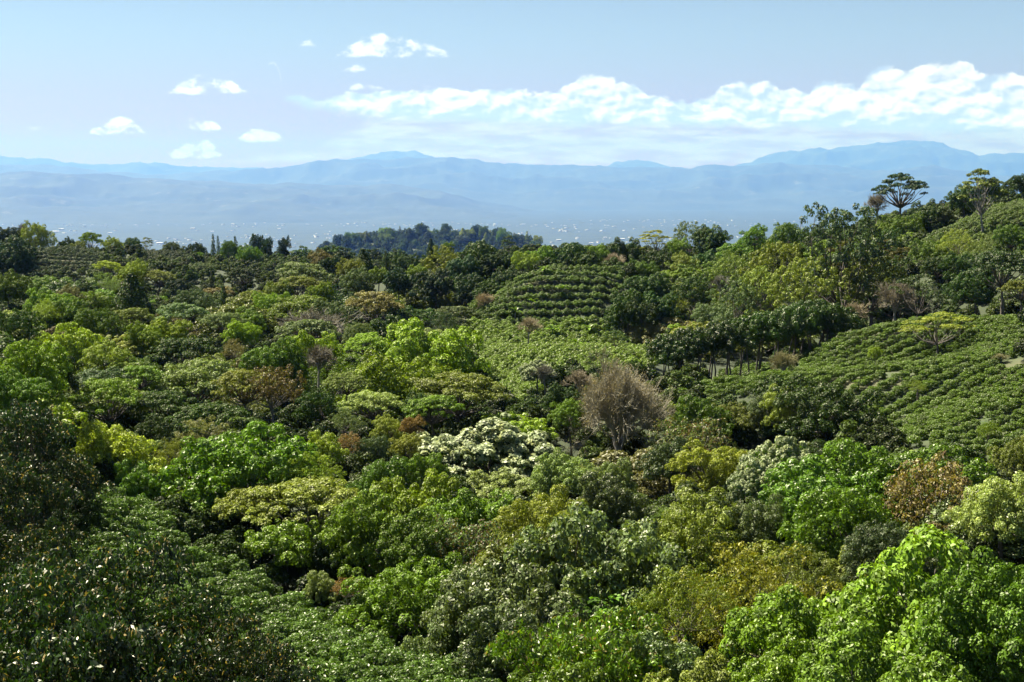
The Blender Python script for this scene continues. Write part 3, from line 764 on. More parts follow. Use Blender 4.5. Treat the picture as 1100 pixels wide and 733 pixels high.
 (943, 208, 30, 'bare_small', 'gy', 'leafless tree at the left side of the skyline umbrella tree', 332, 1.2, None),
 (972, 228, 40, 'round_c', 'md', 'smooth round dark green tree below the skyline umbrella tree', 312, .85, None), (996, 214, 42, 'bumpy_b', 'dk', 'dark rounded tree at the right foot of the skyline umbrella tree', 318, .85, None),
 (955, 244, 26, 'round_c', 'dk', None, 300, None, None), (1014, 222, 20, 'round_b', 'gr', None, 315, None, None),
 (1036, 197, 32, 'bumpy_b', 'dk', None, 320, .85, None), (1056, 181, 44, 'sparse', 'ol', 'thin tall tree with a see-through crown on the upper right skyline', 285, 1.9, 'the thin tall skyline tree'),
 (1060, 192, 24, 'bumpy_b', 'dk', None, 318, .9, None), (1084, 191, 18, 'round_b', 'dk', None, 320, 1., None), (1098, 186, 24, 'bumpy_a', 'dk', None, 316, 1.1, None), (1075, 200, 16, 'round_a', 'dk', None, 322, None, None),
 (1080, 268, 72, 'layered_a', 'dk', 'dark layered tree with a pale trunk at the right edge of the hill', 212, .95, 'the pale-trunked right-edge tree'), (1050, 285, 50, 'round_b', 'dk', None, 222, .8, None), (1098, 300, 44, 'layered_b', 'mu', None, 200, .9, None),
 (985, 293, 54, 'acacia', 'dk', 'dark open-crowned tree with a thin straight trunk on the right hill', 222, 1.05, None), (962, 302, 50, 'bare_small', 'gy', 'grey-brown leafless bushy tree beside the thin-trunked dark tree on the right hill', 228, .7, None),
 (1010, 335, 74, 'acacia', 'ol', 'yellow-olive open tree standing alone on the right coffee slope', 182, .75, 'the yellow-olive tree on the coffee slope'), (920, 325, 32, 'bare_small', 'dead', None, 205, .7, None), (842, 378, 34, 'bare_small', 'tn', None, 172, .6, None),
 (1030, 244, 40, 'feathery', 'ol', None, 262, .7, None), (1062, 248, 44, 'feathery', 'pl', None, 258, .7, None), (1000, 255, 44, 'round_c', 'md', None, 270, .6, None), (1035, 268, 40, 'round_b', 'dk', None, 240, .7, None), (1090, 240, 36, 'round_a', 'md', None, 255, .8, None), (1010, 275, 36, 'round_a', 'dk', None, 245, .8, None),
 # centre skyline to the right
 (555, 264, 34, 'bumpy_b', 'dk', None, 318, .9, None), (580, 263, 38, 'bumpy_b', 'md', None, 318, .8, None), (566, 270, 30, 'round_a', 'yl', 'yellow-green small tree below the centre skyline right of the big dark dome', 306, .7, None),
 (612, 259, 46, 'bumpy_a', 'dk', None, 324, .7, None), (640, 261, 28, 'round_b', 'md', None, 326, .7, None), (672, 253, 50, 'bumpy_b', 'dk', 'dark rounded tree on the skyline behind the terraced coffee field', 330, .75, None),
 (704, 247, 30, 'sparse', 'mu', 'thin yellowish see-through tree on the skyline right of centre', 345, .9, None), (660, 272, 24, 'bare_small', 'dead', None, 300, .6, None),
 (742, 237, 36, 'airy_b', 'gr', 'grey-green loose tree touching the dark dome on the skyline right of centre', 348, 1.05, None), (766, 240, 38, 'bumpy_b', 'dk', 'dark dome-shaped tree on the skyline right of the grey-green loose tree', 345, .95, 'the right skyline dome'), (728, 254, 26, 'round_b', 'md', None, 335, .8, None),
 (708, 264, 40, 'round_b', 'dk', None, 310, .8, None), (688, 278, 36, 'round_c', 'md', None, 290, .7, None), (758, 267, 34, 'bumpy_b', 'dk', None, 310, .9, None), (735, 270, 30, 'round_b', 'ol', None, 305, .8, None),
 (697, 290, 46, 'bumpy_b', 'dk', None, 272, .8, None), (748, 294, 40, 'round_b', 'dk', None, 262, .9, None), (774, 296, 24, 'bare_small', 'gy', 'small grey leafless tree beside the dark clump right of centre', 258, .9, None),
 (675, 309, 46, 'bumpy_a', 'dk', 'dark bushy tree at the front of the dark clump beside the coffee terraces', 250, 1.1, 'the dark clump beside the terraces'), (705, 312, 40, 'bumpy_a', 'dk', None, 252, 1.1, None), (690, 320, 34, 'round_b', 'dk', None, 247, 1.1, None),
 (785, 266, 44, 'feathery', 'ol', None, 285, .8, None), (815, 285, 50, 'airy_b', 'ol', None, 245, .9, None), (790, 300, 50, 'airy_b', 'gr', None, 240, .9, None), (770, 325, 44, 'round_a', 'gr', None, 225, .7, None),
]
# the hedge-like row of bare-trunked trees
for i, (x, y) in enumerate([(716, 361), (733, 353), (749, 351), (766, 347), (783, 344), (800, 339), (817, 335), (835, 331), (852, 326), (868, 322), (884, 321), (897, 326)]):
    T.append((x, y, 46 + 3 * (i % 3) + (i > 8) * 4, 'hedge', 'dk', 'HEDGE', 186 + 1.6 * i, 1.5, 'the row of bare-trunked trees' if i == 5 else None))
# banana plants
for x, y, w, D in ((553, 322, 22, 262), (571, 320, 18, 266), (594, 338, 28, 253), (634, 325, 24, 256), (604, 312, 20, 270), (620, 340, 24, 246), (548, 345, 24, 244), (585, 300, 18, 277)):
    T.append((x, y, w * .85, 'banana', 'md', 'BANANA', D, 1.0, None))

HR = dict(round=.75, bumpy=.8, gloss=.75, mango=.85, flower=.65, airy=1.1, hedge=1.2, feathery=.75, rusty=.75, layered=.62, umbrella=.9, sparse=1.4, acacia=1.0, cypress=2.4, pine=1.2, bare=.8, banana=1.0)

# ------------------------------------------------------------------ coffee fields: outline in the photograph, plane through three sighted points
FIELD = dict(
 near=dict(poly=[(60, 515), (128, 522), (165, 552), (215, 585), (262, 610), (310, 640), (370, 672), (420, 692), (500, 704), (600, 740), (600, 800), (60, 800)], rows=(1.0, .25), sp=(2.1, 1.25), h=1.7),
 right=dict(poly=[(722, 424), (775, 398), (845, 378), (905, 352), (945, 335), (1000, 328), (1110, 335), (1110, 500), (1050, 486), (950, 468), (905, 445), (870, 415), (815, 415), (770, 430)], rows=(1.0, .78), sp=(2.2, .75), h=1.1),
 rows=dict(poly=[(528, 318), (570, 287), (660, 284), (678, 300), (655, 318), (640, 338), (610, 345), (500, 343)], rows=(1.0, .03), sp=(2.5, .8), h=1.15),
 low=dict(poly=[(495, 345), (610, 345), (642, 338), (660, 350), (700, 372), (700, 392), (640, 402), (600, 400), (560, 432), (515, 425), (515, 390)], rows=(1.0, .3), sp=(2.0, 1.3), h=1.5),
 left=dict(poly=[(36, 268), (70, 263), (106, 266), (112, 284), (70, 291), (34, 294)], rows=(1.0, .06), sp=(3.2, 1.2), h=1.8),
 farleft=dict(poly=[(150, 268), (196, 268), (200, 281), (160, 281)], rows=(1.0, .5), sp=(2.6, 1.3), h=1.8),
 tiny=dict(poly=[(206, 280), (232, 282), (230, 293), (204, 291)], rows=(.8, 1.0), sp=(3.2, 1.3), h=1.8),
 upper=dict(poly=[(985, 262), (1030, 236), (1075, 214), (1110, 215), (1110, 262), (1060, 272), (1000, 290)], rows=(1.0, .3), sp=(2.4, 1.4), h=1.5))
FPTS = [  # px, py, depth of the tops of the coffee bushes
 (100, 525, 108), (150, 548, 107), (200, 578, 102), (300, 632, 95), (400, 685, 84), (520, 712, 76), (300, 700, 78), (200, 640, 90), (120, 580, 98), (590, 733, 70), (430, 733, 72),
 (740, 418, 165), (800, 396, 176), (900, 352, 196), (1000, 332, 196), (1090, 340, 180), (1090, 420, 132), (1000, 440, 134), (950, 465, 124), (1050, 484, 114), (870, 400, 160), (960, 400, 156), (1000, 380, 168),
 (505, 341, 258), (540, 341, 260), (600, 341, 261), (640, 336, 262), (535, 318, 268), (560, 315, 269), (600, 315, 269), (645, 312, 270), (556, 294, 276), (580, 289, 277), (620, 288, 278), (658, 286, 279), (580, 287, 292), (650, 286, 294),
 (520, 390, 196), (530, 420, 174), (600, 395, 186), (570, 370, 212), (650, 375, 205), (690, 380, 196),
 (40, 292, 392), (100, 285, 396), (70, 264, 424), (105, 267, 422), (160, 280, 408), (195, 270, 435), (220, 284, 380),
 (1040, 238, 290), (1080, 217, 305), (1000, 280, 250), (1060, 270, 255)]

# ------------------------------------------------------------------ ground height from the tree feet and the fields
ctl, cz, cw = [], [], []
TREES = []
for (px, py, w, kind, c, lab, D, hr, lm) in T:
    D = D or depth(px, py)
    P = at(px, py, D)
    wm = w / F0 * D
    k = kind.split('_')[0]
    Hh = wm * (hr or HR[k])
    if k not in ('banana', 'cypress', 'hedge', 'sparse', 'umbrella'):
        Hh *= 1.6
    if k not in ('banana', 'bare', 'cypress'):
        Hh = max(Hh, 4.5 if w < 60 else 6.0)
    TREES.append(dict(px=px, py=py, P=P, w=wm, H=Hh, kind=kind, k=k, c=c, lab=lab, lm=lm, D=D))
    if k in ('banana', 'bare') and D > 150: continue
    ctl.append((P[0], P[1])); cz.append(P[2] - Hh); cw.append(.02)
for px, py, D in FPTS:
    P = at(px, py, D)
    for _ in range(2):
        ctl.append((P[0] + _ * .5, P[1])); cz.append(P[2] - 1.4); cw.append(.003)
for s in (-1, 1):
    for y, zz in ((20, -24), (60, -32), (120, -36), (250, -36), (420, -30), (560, -34)):
        ctl.append((s * (y * .5 + 40), y)); cz.append(zz + (20 if s > 0 and y > 100 else 0))
ctl += [(0, -60), (-60, -60), (60, -60), (0, 15)]; cz += [-26, -26, -26, -28]
ctl += [(-150, 560), (0, 560), (150, 560), (-120, 480), (-40, 480), (60, 450)]; cz += [-33, -34, -24, -27, -28, -24]
cw = np.array(cw + [.012] * (len(ctl) - len(cw)))
_fg = tps_fit(np.array(ctl) / 100.0, cz, np.diag(cw))

MOUNT_R = (25000.0, 36000.0)
def far_z(x, y):
    r = np.hypot(x, y)
    base = -36 - (np.clip(r - 560, 0, None) * .13)
    base = np.maximum(base, -690 - 30 * fbm(x / 3600, y / 3600, 5))
    # the near blue hill
    hx, hy = x + 150, y - 3600
    hill = 290 * np.exp(-(np.abs(hx) / 470) ** 3.4 - (hy / 520) ** 2)
    hl = 90 * np.exp(-((x + 820) / 380) ** 2 - ((y - 3400) / 520) ** 2)
    return base + hill + hl + 6 * fbm(x / 60, y / 60, 9) * np.clip((r - 700) / 300, 0, 1)

def ground_z(x, y):
    x = np.atleast_1d(np.asarray(x, float)); y = np.atleast_1d(np.asarray(y, float))
    r = np.hypot(x, y)
    z = np.empty_like(x)
    near = r < 640
    zf = far_z(x, y)
    if near.any():
        z[near] = np.clip(_fg(np.stack([x[near], y[near]], 1) / 100.0), -60, 12)
    t = np.clip((r - 480) / 150, 0, 1); t = t * t * (3 - 2 * t)
    z = np.where(near, z, 0) * (1 - t) + zf * t
    return z

def field_mask(pts_xyz):
    m = {}
    p = pix(pts_xyz)
    ok = pts_xyz[:, 1] > 20
    for k, f in FIELD.items():
        m[k] = in_poly(p, f['poly']) & ok
    d = pts_xyz[:, 1]
    lim = dict(near=(55, 135), right=(95, 215), rows=(225, 286), low=(150, 265), left=(370, 445), farleft=(390, 450), tiny=(350, 420), upper=(230, 325))
    for k, (a, b) in lim.items(): m[k] &= (d > a) & (d < b)
    return m

# ------------------------------------------------------------------ ground sheet
M_GROUND, q = new_mat('ground')
tc = q.n('ShaderNodeNewGeometry')
at1 = q.n('ShaderNodeAttribute', attribute_name='soil')
n1 = q.noise(tc.outputs['Position'], .09, 6, .62)
n2 = q.noise(tc.outputs['Position'], .8, 4, .6)
forest = q.mix(n2, (.016, .020, .008, 1), (.042, .058, .014, 1))
fieldc = q.mix(q.ramp(n1, .35, .7), (.032, .056, .012, 1), (.085, .080, .034, 1))
n3 = q.noise(tc.outputs['Position'], .0018, 7, .6)
n4 = q.noise(tc.outputs['Position'], .009, 4, .6)
plain = q.mix(q.ramp(n3, .38, .62), (.010, .024, .016, 1), (.020, .036, .022, 1))
plain = q.mix(q.ramp(n4, .58, .72), plain, (.045, .055, .04, 1))
sp = q.n('ShaderNodeSeparateColor'); m_ = M_GROUND.node_tree
m_.links.new(at1.outputs['Color'], sp.inputs[0])
c = q.mix(sp.outputs[0], forest, fieldc)
c = q.mix(sp.outputs[1], c, q.mix(n2, (.22, .11, .05, 1), (.36, .24, .13, 1)))
c = q.mix(sp.outputs[2], c, plain)
p = q.n('ShaderNodeBsdfPrincipled'); q.put(p.inputs['Base Color'], c); p.inputs['Roughness'].default_value = .95
o = q.n('ShaderNodeOutputMaterial'); m_.links.new(p.outputs[0], o.inputs['Surface'])

def polar_sheet(name, radii, ths, zf, mats, smooth=True):
    rr, tt = np.meshgrid(radii, ths, indexing='ij')
    x = (rr * np.sin(tt)).ravel(); y = (rr * np.cos(tt)).ravel()
    z = zf(x, y)
    nr, nt = len(radii), len(ths)
    i = np.arange(nr - 1)[:, None] * nt; j = np.arange(nt - 1)[None]
    Q = np.stack([i + j, i + j + 1, i + nt + j + 1, i + nt + j], -1).reshape(-1, 4)
    V = np.stack([x, y, z], 1)
    return mesh_quads(name, V, Q, mats, smooth), V

ths = np.concatenate([np.linspace(-math.pi, -.55, 40)[:-1], np.linspace(-.55, .55, 340), np.linspace(.55, math.pi, 40)[1:]])
radii = np.concatenate([np.linspace(.5, 40, 12), np.geomspace(42, 640, 150), np.geomspace(655, 5000, 110), np.geomspace(5100, 108000, 64)])
gm, GV = polar_sheet('ground', radii, ths, ground_z, [M_GROUND])
fm = field_mask(GV)
soil = np.zeros((len(GV), 4), np.float32)
for k in fm: soil[:, 0] = np.maximum(soil[:, 0], fm[k])
for px, py, D, rad in ((722, 336, 244, 4.0), (700, 342, 240, 3.0), (1062, 222, 302, 7.0), (1080, 222, 304, 6.0)):
    P = at(px, py, D)
    soil[:, 1] = np.maximum(soil[:, 1], np.exp(-((GV[:, 0] - P[0]) ** 2 + (GV[:, 1] - P[1]) ** 2) / rad ** 2))
soil[:, 2] = np.clip((np.hypot(GV[:, 0], GV[:, 1]) - 4300) / 800, 0, 1)
ca = gm.color_attributes.new('soil', 'FLOAT_COLOR', 'POINT')
ca.data.foreach_set('color', soil.ravel())
tag(obj('ground', gm), kind='structure')

# ------------------------------------------------------------------ mountains across the valley
M_MOUNT, q = new_mat('mountain')
tc = q.n('ShaderNodeNewGeometry')
n1 = q.noise(tc.outputs['Position'], .0005, 8, .62)
n2 = q.noise(tc.outputs['Position'], .002, 5, .6)
c = q.mix(q.ramp(n1, .38, .60), (.010, .024, .016, 1), (.024, .038, .024, 1))
c = q.mix(q.ramp(n2, .62, .72), c, (.07, .08, .06, 1))
p = q.n('ShaderNodeBsdfPrincipled'); q.put(p.inputs['Base Color'], c); p.inputs['Roughness'].default_value = .95
o = q.n('ShaderNodeOutputMaterial'); M_MOUNT.node_tree.links.new(p.outputs[0], o.inputs['Surface'])

def ridge(name, prof, r0, depth_m, base, seed, rough):
    az = np.array([azel(*p)[0] for p in prof]); el = np.array([azel(*p)[1] for p in prof])
    th = np.linspace(R(-27), R(27), 620)
    crest = np.tan(np.interp(th, az, el)) * r0
    rad = np.linspace(r0 - depth_m, r0 + depth_m * .6, 70)
    rr, tt = np.meshgrid(rad, th, indexing='ij')
    x = rr * np.sin(tt); y = rr * np.cos(tt)
    d = np.where(rr < r0, (r0 - rr) / depth_m, (rr - r0) / (depth_m * .6))
    n = fbm(x / (depth_m * .22), y / (depth_m * .22), seed, 6, True)
    nf = fbm(tt * r0 / 520, rr / 1800, seed + 30, 4)
    prof_d = 1 - np.clip(d, 0, 1) ** .85
    spur = np.clip(prof_d * (1 + (n - .55) * 1.1 * np.sin(np.pi * np.clip(d, 0, 1)) ** .7), 0, 1.2)
    z = base + (crest[None] - base) * spur + (nf - .5) * rough * prof_d
    V = np.stack([x, y, z], -1).reshape(-1, 3)
    nr, nt = len(rad), len(th)
    i = np.arange(nr - 1)[:, None] * nt; j = np.arange(nt - 1)[None]
    Q = np.stack([i + j, i + j + 1, i + nt + j + 1, i + nt + j], -1).reshape(-1, 4)
    tag(obj('mountains', mesh_quads(name, V, Q, [M_MOUNT], True)), kind='structure')

ridge('mountains_back', [(-150, 168), (0, 168), (60, 172), (90, 176), (150, 174), (200, 178), (280, 181), (330, 180), (365, 172), (390, 168), (410, 163), (425, 161), (437, 164), (446, 162), (458, 167),
   (480, 172), (560, 180), (640, 181), (660, 175), (682, 172), (700, 174), (716, 179), (760, 184), (800, 176), (830, 166), (870, 160), (920, 157), (945, 156), (968, 151), (1000, 151), (1025, 159),
   (1050, 167), (1075, 166), (1100, 164), (1250, 165)], 78000, 16000, -880, 3, 280)
ridge('mountains_mid', [(-150, 172), (0, 178), (30, 176), (60, 178), (110, 184), (130, 184), (160, 187), (230, 184), (300, 180), (335, 175), (360, 171), (400, 172), (440, 170), (480, 169), (515, 171), (545, 175), (580, 176), (610, 177),
   (640, 179), (700, 180), (740, 181), (765, 176), (785, 179), (820, 176), (860, 176), (900, 178), (940, 182), (1000, 178), (1040, 186), (1100, 192), (1250, 195)], 59000, 20000, -880, 7, 210)
ridge('mountains_front', [(-150, 190), (0, 186), (30, 184), (60, 186), (110, 189), (150, 192), (230, 195), (300, 197), (360, 199), (420, 198), (470, 205), (520, 217), (570, 226), (640, 233), (720, 236), (800, 230), (900, 224), (1000, 222), (1250, 215)],
   40000, 15000, -860, 19, 140)

# ------------------------------------------------------------------ haze: one box of even air round the scene, sky outside it
M_HAZE, q = new_mat('haze')
v = q.n('ShaderNodeVolumePrincipled')
v.inputs['Color'].default_value = (.115, .26, .775, 1)
v.inputs['Absorption Color'].default_value = (.49, .57, 0.0, 1)
v.inputs['Density'].default_value = 2.8e-5
v.inputs['Anisotropy'].default_value = .2
o = q.n('ShaderNodeOutputMaterial'); M_HAZE.node_tree.links.new(v.outputs[0], o.inputs['Volume'])
hv = np.array([(x, y, z) for z in (-1000, 3300) for y in (-110000, 110000) for x in (-110000, 110000)], float)
hq = np.array([(0, 2, 3, 1), (4, 5, 7, 6), (0, 1, 5, 4), (2, 6, 7, 3), (0, 4, 6, 2), (1, 3, 7, 5)])
tag(obj('haze', mesh_quads('haze', hv, hq, [M_HAZE])), kind='stuff')

# ------------------------------------------------------------------ the town on the plain
M_TOWN = flat_mat('town_wall', (.16, .155, .15), (.50, .49, .47), .02)
M_ROOF = flat_mat('town_roof', (.30, .27, .25), (.62, .62, .62), .01)
def gable(w, d, h, rz):
    V = np.array([(-w, -d, -6), (w, -d, -6), (w, d, -6), (-w, d, -6), (-w, -d, h), (w, -d, h), (w, d, h), (-w, d, h)], float)
    Q = np.array([(0, 1, 5, 4), (1, 2, 6, 5), (2, 3, 7, 6), (3, 0, 4, 7), (4, 5, 6, 7)])
    c, s = math.cos(rz), math.sin(rz)
    V[:, :2] = V[:, :2] @ np.array([[c, s], [-s, c]])
    return V, Q
rg = np.random.default_rng(5)
parts = []
while len(parts) < 900:
    a = R(rg.uniform(-21, 21)); r = rg.uniform(10400, 30000)
    x, y = r * math.sin(a), r * math.cos(a)
    if fbm(np.array([x / 1800]), np.array([y / 1800]), 44)[0] < rg.uniform(.46, .62): continue
    px = 550 + 1511 * math.tan(a)
    V, Q = gable(rg.uniform(10, 30), rg.uniform(10, 24), rg.uniform(4, 12), rg.uniform(0, 3.1))
    parts.append((V + np.array((x, y, ground_z(x, y)[0])), Q))
V, Q = join(parts)
tag(obj('town_houses', mesh_quads('town_houses', V, Q, [M_TOWN])), kind='stuff')
hall = None
for i, (px, py, sz) in enumerate([(207, 246, 34), (250, 241, 26), (228, 249, 22), (330, 219, 26), (318, 221, 20), (588, 244, 22), (607, 243, 24), (650, 256, 26), (645, 249, 18), (668, 258, 30), (172, 262, 40), (66, 247, 34), (20, 226, 26),
     (12, 220, 20), (60, 250, 40), (118, 251, 26), (195, 236, 22), (285, 238, 18), (300, 246, 20), (600, 259, 26), (620, 256, 20), (700, 243, 20), (635, 262, 26), (593, 240, 18)]):
    el = -azel(px, py)[1]
    r = min(max(702 / math.tan(max(el, .015)), 10400), 31000)
    a = azel(px, py)[0]
    x, y = r * math.sin(a), r * math.cos(a)
    e = obj('warehouse', None, None, (x, y, ground_z(x, y)[0] + 2)); e.rotation_euler.z = rg.uniform(-.5, .5)
    s = 1.15 * sz * rg.uniform(.8, 1.1)
    if hall is None:
        V, Q = gable(1, .5, .28, 0); V[:4, 2] = -.3
        hall = mesh_quads('warehouse_walls', V, Q[:4], [M_TOWN])
        t = np.array([(-1.03, -.53, .28), (1.03, -.53, .28), (1.03, 0, .42), (-1.03, 0, .42), (-1.03, .53, .28), (1.03, .53, .28)], float)
        roof = mesh_quads('warehouse_roof', t, np.array([(0, 1, 2, 3), (3, 2, 5, 4)]), [M_ROOF])
    for nm, me in (('walls', hall), ('roof', roof)):
        c = obj(nm, me, e); c.scale = (s, s, s)
    tag(e, 'pale long building glinting among the houses of the hazy town', 'building', 'pale buildings on the hazy plain')

# ------------------------------------------------------------------ planting
rng = np.random.default_rng(77)
NAME = dict(feathery='feathery_tree', airy='tall_tree', gloss='evergreen_tree', mango='evergreen_tree', cypress='cypress_tree', pine='conifer_tree', bare='leafless_tree', banana='banana_plant', flower='blossoming_tree', umbrella='umbrella_tree', layered='umbrella_tree', hedge='hedgerow_tree')
CAT = dict(banana='banana plant', cypress='cypress')
def plant(kind, x, y, ztop, w, colour, label=None, group=None, k=None, hmax=None, name=None):
    """root at the soil; crown and trunk scaled to the wanted width, crown top at ztop"""
    A = ARCH[kind]
    z0 = float(ground_z(x, y)[0])
    s = w / A['w']
    Ht = ztop - z0
    hn = A['h'] * s
    kk = kind.split('_')[0]
    lo, hi = (.75, 1.3 if y < 430 else 2.6)
    fz = min(max(Ht / hn, lo), hi)
    dzv = Ht - hn * fz
    e = obj(name or NAME.get(kk, 'broadleaf_tree'), None, None, (x, y, z0))
    rz = float(rng.uniform(0, 6.283))
    e.rotation_euler.z = rz
    an = float(rng.uniform(.86, 1.16)); tl = rng.normal(0, .05, 2)
    v = 1 + rng.normal(0, .10); hsh = rng.normal(0, .06)
    cc = [colour[0] * v * (1 + hsh), colour[1] * v, colour[2] * v * (1 - hsh), 1]
    for pn, me in A['parts']:
        c = obj(pn, me, e, (0, 0, dzv))
        c.scale = (s * an, s / an, s * fz)
        c.rotation_euler = (tl[0], tl[1], 0)
        if pn == 'blossom': c.color = (.32, .37, .19, 1)
        elif pn == 'dry_leaves': c.color = (.31, .25, .13, 1)
        else: c.color = cc
    tag(e, label, CAT.get(kk, 'tree'), group)
    return e

placed = []
for t in TREES:
    P = t['P']
    if t['k'] == 'banana':
        P = np.array((P[0], P[1], float(ground_z(P[0], P[1])[0]) + 4.2 * t['w'] / 4.2))
    e = plant(t['kind'], P[0], P[1], P[2], t['w'], COLS[t['c']])
    t['obj'] = e
    placed.append((P[0], P[1], t['w'] / 2, P[2]))

# trees of the blue hill across the dip: each one its own
hill = []
for i in range(100):
    px = 305 + 275 * rng.random() if i > 8 else 268 + 70 * rng.random()
    Y = rng.uniform(3400, 3720)
    x = (px - 550) / F0 * Y
    z0 = float(ground_z(x, Y)[0])
    kind = rng.choice(['round_a', 'round_b', 'bumpy_a', 'pine', 'cypress', 'airy_b'], p=[.25, .25, .2, .1, .08, .12])
    w = rng.uniform(20, 40) * (.5 if kind == 'cypress' else 1)
    h = rng.uniform(20, 40)
    c = COLS[rng.choice(['dk', 'md', 'bl', 'ol'])]
    e = plant(kind, x, Y, z0 + h, w, c)
    hill.append((e, px, kind))
for px, py, c in ((347, 257, 'rd'), (368, 259, 'tn')):
    Y = 3250; P = at(px, py, Y)
    e = plant('round_a', P[0], Y, float(ground_z(P[0], Y)[0]) + 26, 27, COLS[c])
    tag(e, 'pinkish red flowering tree at the left foot of the blue wooded hill' if c == 'rd' else 'tan coloured tree right of the pinkish red tree below the blue wooded hill', 'tree')

# canopy height between the listed trees, for the trees that fill it
cf = tps_fit(np.array([(p[0], p[1]) for p in placed]) / 100.0, [p[3] for p in placed], .03)
fill = []
cells = []
y = 74.0
while y < 330:
    st = 8.6 + y * .026
    half = y * .375 + 6
    for x in np.arange(-half, half, st):
        cells.append((x + rng.uniform(-.45, .45) * st, y + rng.uniform(-.45, .45) * st, st))
    y += st
cells = np.array(cells)
cz_ = ground_z(cells[:, 0], cells[:, 1])
inf = field_mask(np.column_stack([cells[:, :2], cz_ + 1.5]))
anyf = np.any(list(inf.values()), axis=0)
ctop = cf(cells[:, :2] / 100.0)
PL = np.array(placed)
for (x, y, st), z0, fld, tp in zip(cells, cz_, anyf, ctop):
    if fld: continue
    d = np.hypot(PL[:, 0] - x, PL[:, 1] - y)
    if (d < PL[:, 2] * .62 + 1.4).any(): continue
    H = rng.uniform(4.5, 8.5)
    zt = min(z0 + H, tp - rng.uniform(1.5, 4))
    if zt < z0 + 2.2: continue
    px, py = pix((x, y, zt))[0]
    # keep the fields in view: no filler may stand between them and the camera
    pts = np.array([[px + a, py + b] for a in (-8, 0, 8) for b in (0, 10, 20)])
    if px < 340 and py > 490: continue
    if any(in_poly(pts, f['poly']).any() for f in FIELD.values()): continue
    fill.append((x, y, zt, px, py, min(st * rng.uniform(1.0, 1.5), (zt - z0) * 1.9)))
FILLK = ['round_a', 'round_b', 'round_c', 'bumpy_a', 'bumpy_b', 'gloss_a', 'gloss_b', 'feathery', 'airy_b']
FILLC = ['dk', 'md', 'md', 'ol', 'br', 'gr', 'vd', 'bn', 'pl']
FSKIP = {0, 1, 2, 3, 6, 11, 13, 14, 16, 18, 25, 33, 38, 43, 48, 55, 61, 67, 74, 76, 84, 85, 87, 88, 94, 104, 105, 107, 111, 115, 116, 117, 118, 125}   # wholly hidden from the camera
for fi, (x, y, zt, px, py, w) in enumerate(fill):
    if fi in FSKIP: continue
    kind = FILLK[rng.integers(len(FILLK))]; c = FILLC[rng.integers(len(FILLC))]
    e = plant(kind, x, y, zt, w, COLS[c])
    TREES.append(dict(px=px, py=py, w=w, kind=kind, k=kind.split('_')[0], c=c, lab=None, lm=None, D=y, obj=e))
print('FILL', len(fill), 'HAND', len(T))

# ------------------------------------------------------------------ coffee bushes in rows
CB = [bush_mesh('coffee_bush_' + 'abc'[i], 200 + i, .90, 1.0, 34, .25, 190, .13, .45, M_COFFEE, up=.3, droop=.5) for i in range(3)]
CBL = bush_mesh('coffee_bush_far', 210, .85, 1.0, 24, .30, 150, .14, .5, M_COFFEE, up=.4)
FCOL = dict(near=(.080, .145, .020), right=(.100, .165, .014), rows=(.100, .165, .022), low=(.150, .225, .028), left=(.045, .078, .024), farleft=(.035, .060, .018), tiny=(.07, .11, .025), upper=(.085, .135, .02))
pts_all = []
for k, f in FIELD.items():
    poly = np.array(f['poly'], float)
    lim = dict(near=(55, 135), right=(95, 215), rows=(225, 286), low=(150, 265), left=(370, 445), farleft=(390, 450), tiny=(350, 420), upper=(230, 325))[k]
    xs = []
    for D in lim:
        xs += [(poly[:, 0].min() - 550) / F0 * D, (poly[:, 0].max() - 550) / F0 * D]
    cx, cy = (min(xs) + max(xs)) / 2, (lim[0] + lim[1]) / 2
    rad = math.hypot(max(xs) - min(xs), lim[1] - lim[0]) / 2 + 5
    u = unit(np.array(f['rows'])); n = np.array((-u[1], u[0]))
    a, b = np.meshgrid(np.arange(-rad, rad, f['sp'][1]), np.arange(-rad, rad, f['sp'][0]))
    a, b = a.ravel(), b.ravel()
    wob = 1.2 * np.sin(a / 17.0 + 2 * np.sin(b / 23))
    P = np.array((cx, cy)) + a[:, None] * u + (b + wob)[:, None] * n + rng.normal(0, .16, (len(a), 2))
    z = ground_z(P[:, 0], P[:, 1])
    X = np.column_stack([P, z])
    fmk = field_mask(X + np.array((0, 0, f['h'] * .6)))[k]
    X = X[fmk]
    gone = fbm(X[:, 0] / 9, X[:, 1] / 9, 31) > (.74 if k in ('right', 'upper') else .9)
    X = X[~gone]
    for p_ in X: pts_all.append((k, p_[0], p_[1], p_[2], f['h'] * rng.uniform(.75, 1.2) / 1.6 * (1 + .35 * (fbm(np.array([p_[0] / 7]), np.array([p_[1] / 7]), 8)[0] - .5))))
pts_all.sort(key=lambda t: math.hypot(t[1], t[2]))
inview = [t for t in pts_all if -6 < pix(t[1:4])[0][0] < 1106 and pix(t[1:4])[0][1] < 745]
single = set(id(t) for t in inview[:300])
print('COFFEE', len(pts_all), [(k, sum(1 for t in pts_all if t[0] == k)) for k in FIELD])
WHERE = dict(near='glossy dark green coffee bush in the dense near field behind the dark foreground tree', right='green coffee bush in the rows of the right slope below the bare-trunked trees')
rest = []
for t in pts_all:
    k, x, y, z, s = t
    if id(t) in single and k in WHERE:
        o = obj('coffee_bush', CB[rng.integers(3)], None, (x, y, z))
        o.scale = (s * 1.08, s * 1.08, s * rng.uniform(.9, 1.1)); o.rotation_euler.z = rng.uniform(0, 6.28)
        o.color = (*FCOL[k], 1)
        tag(o, WHERE[k], 'coffee bush', 'coffee bushes of the near field' if k == 'near' else 'nearest coffee bushes of the right slope')
    else:
        rest.append(t)

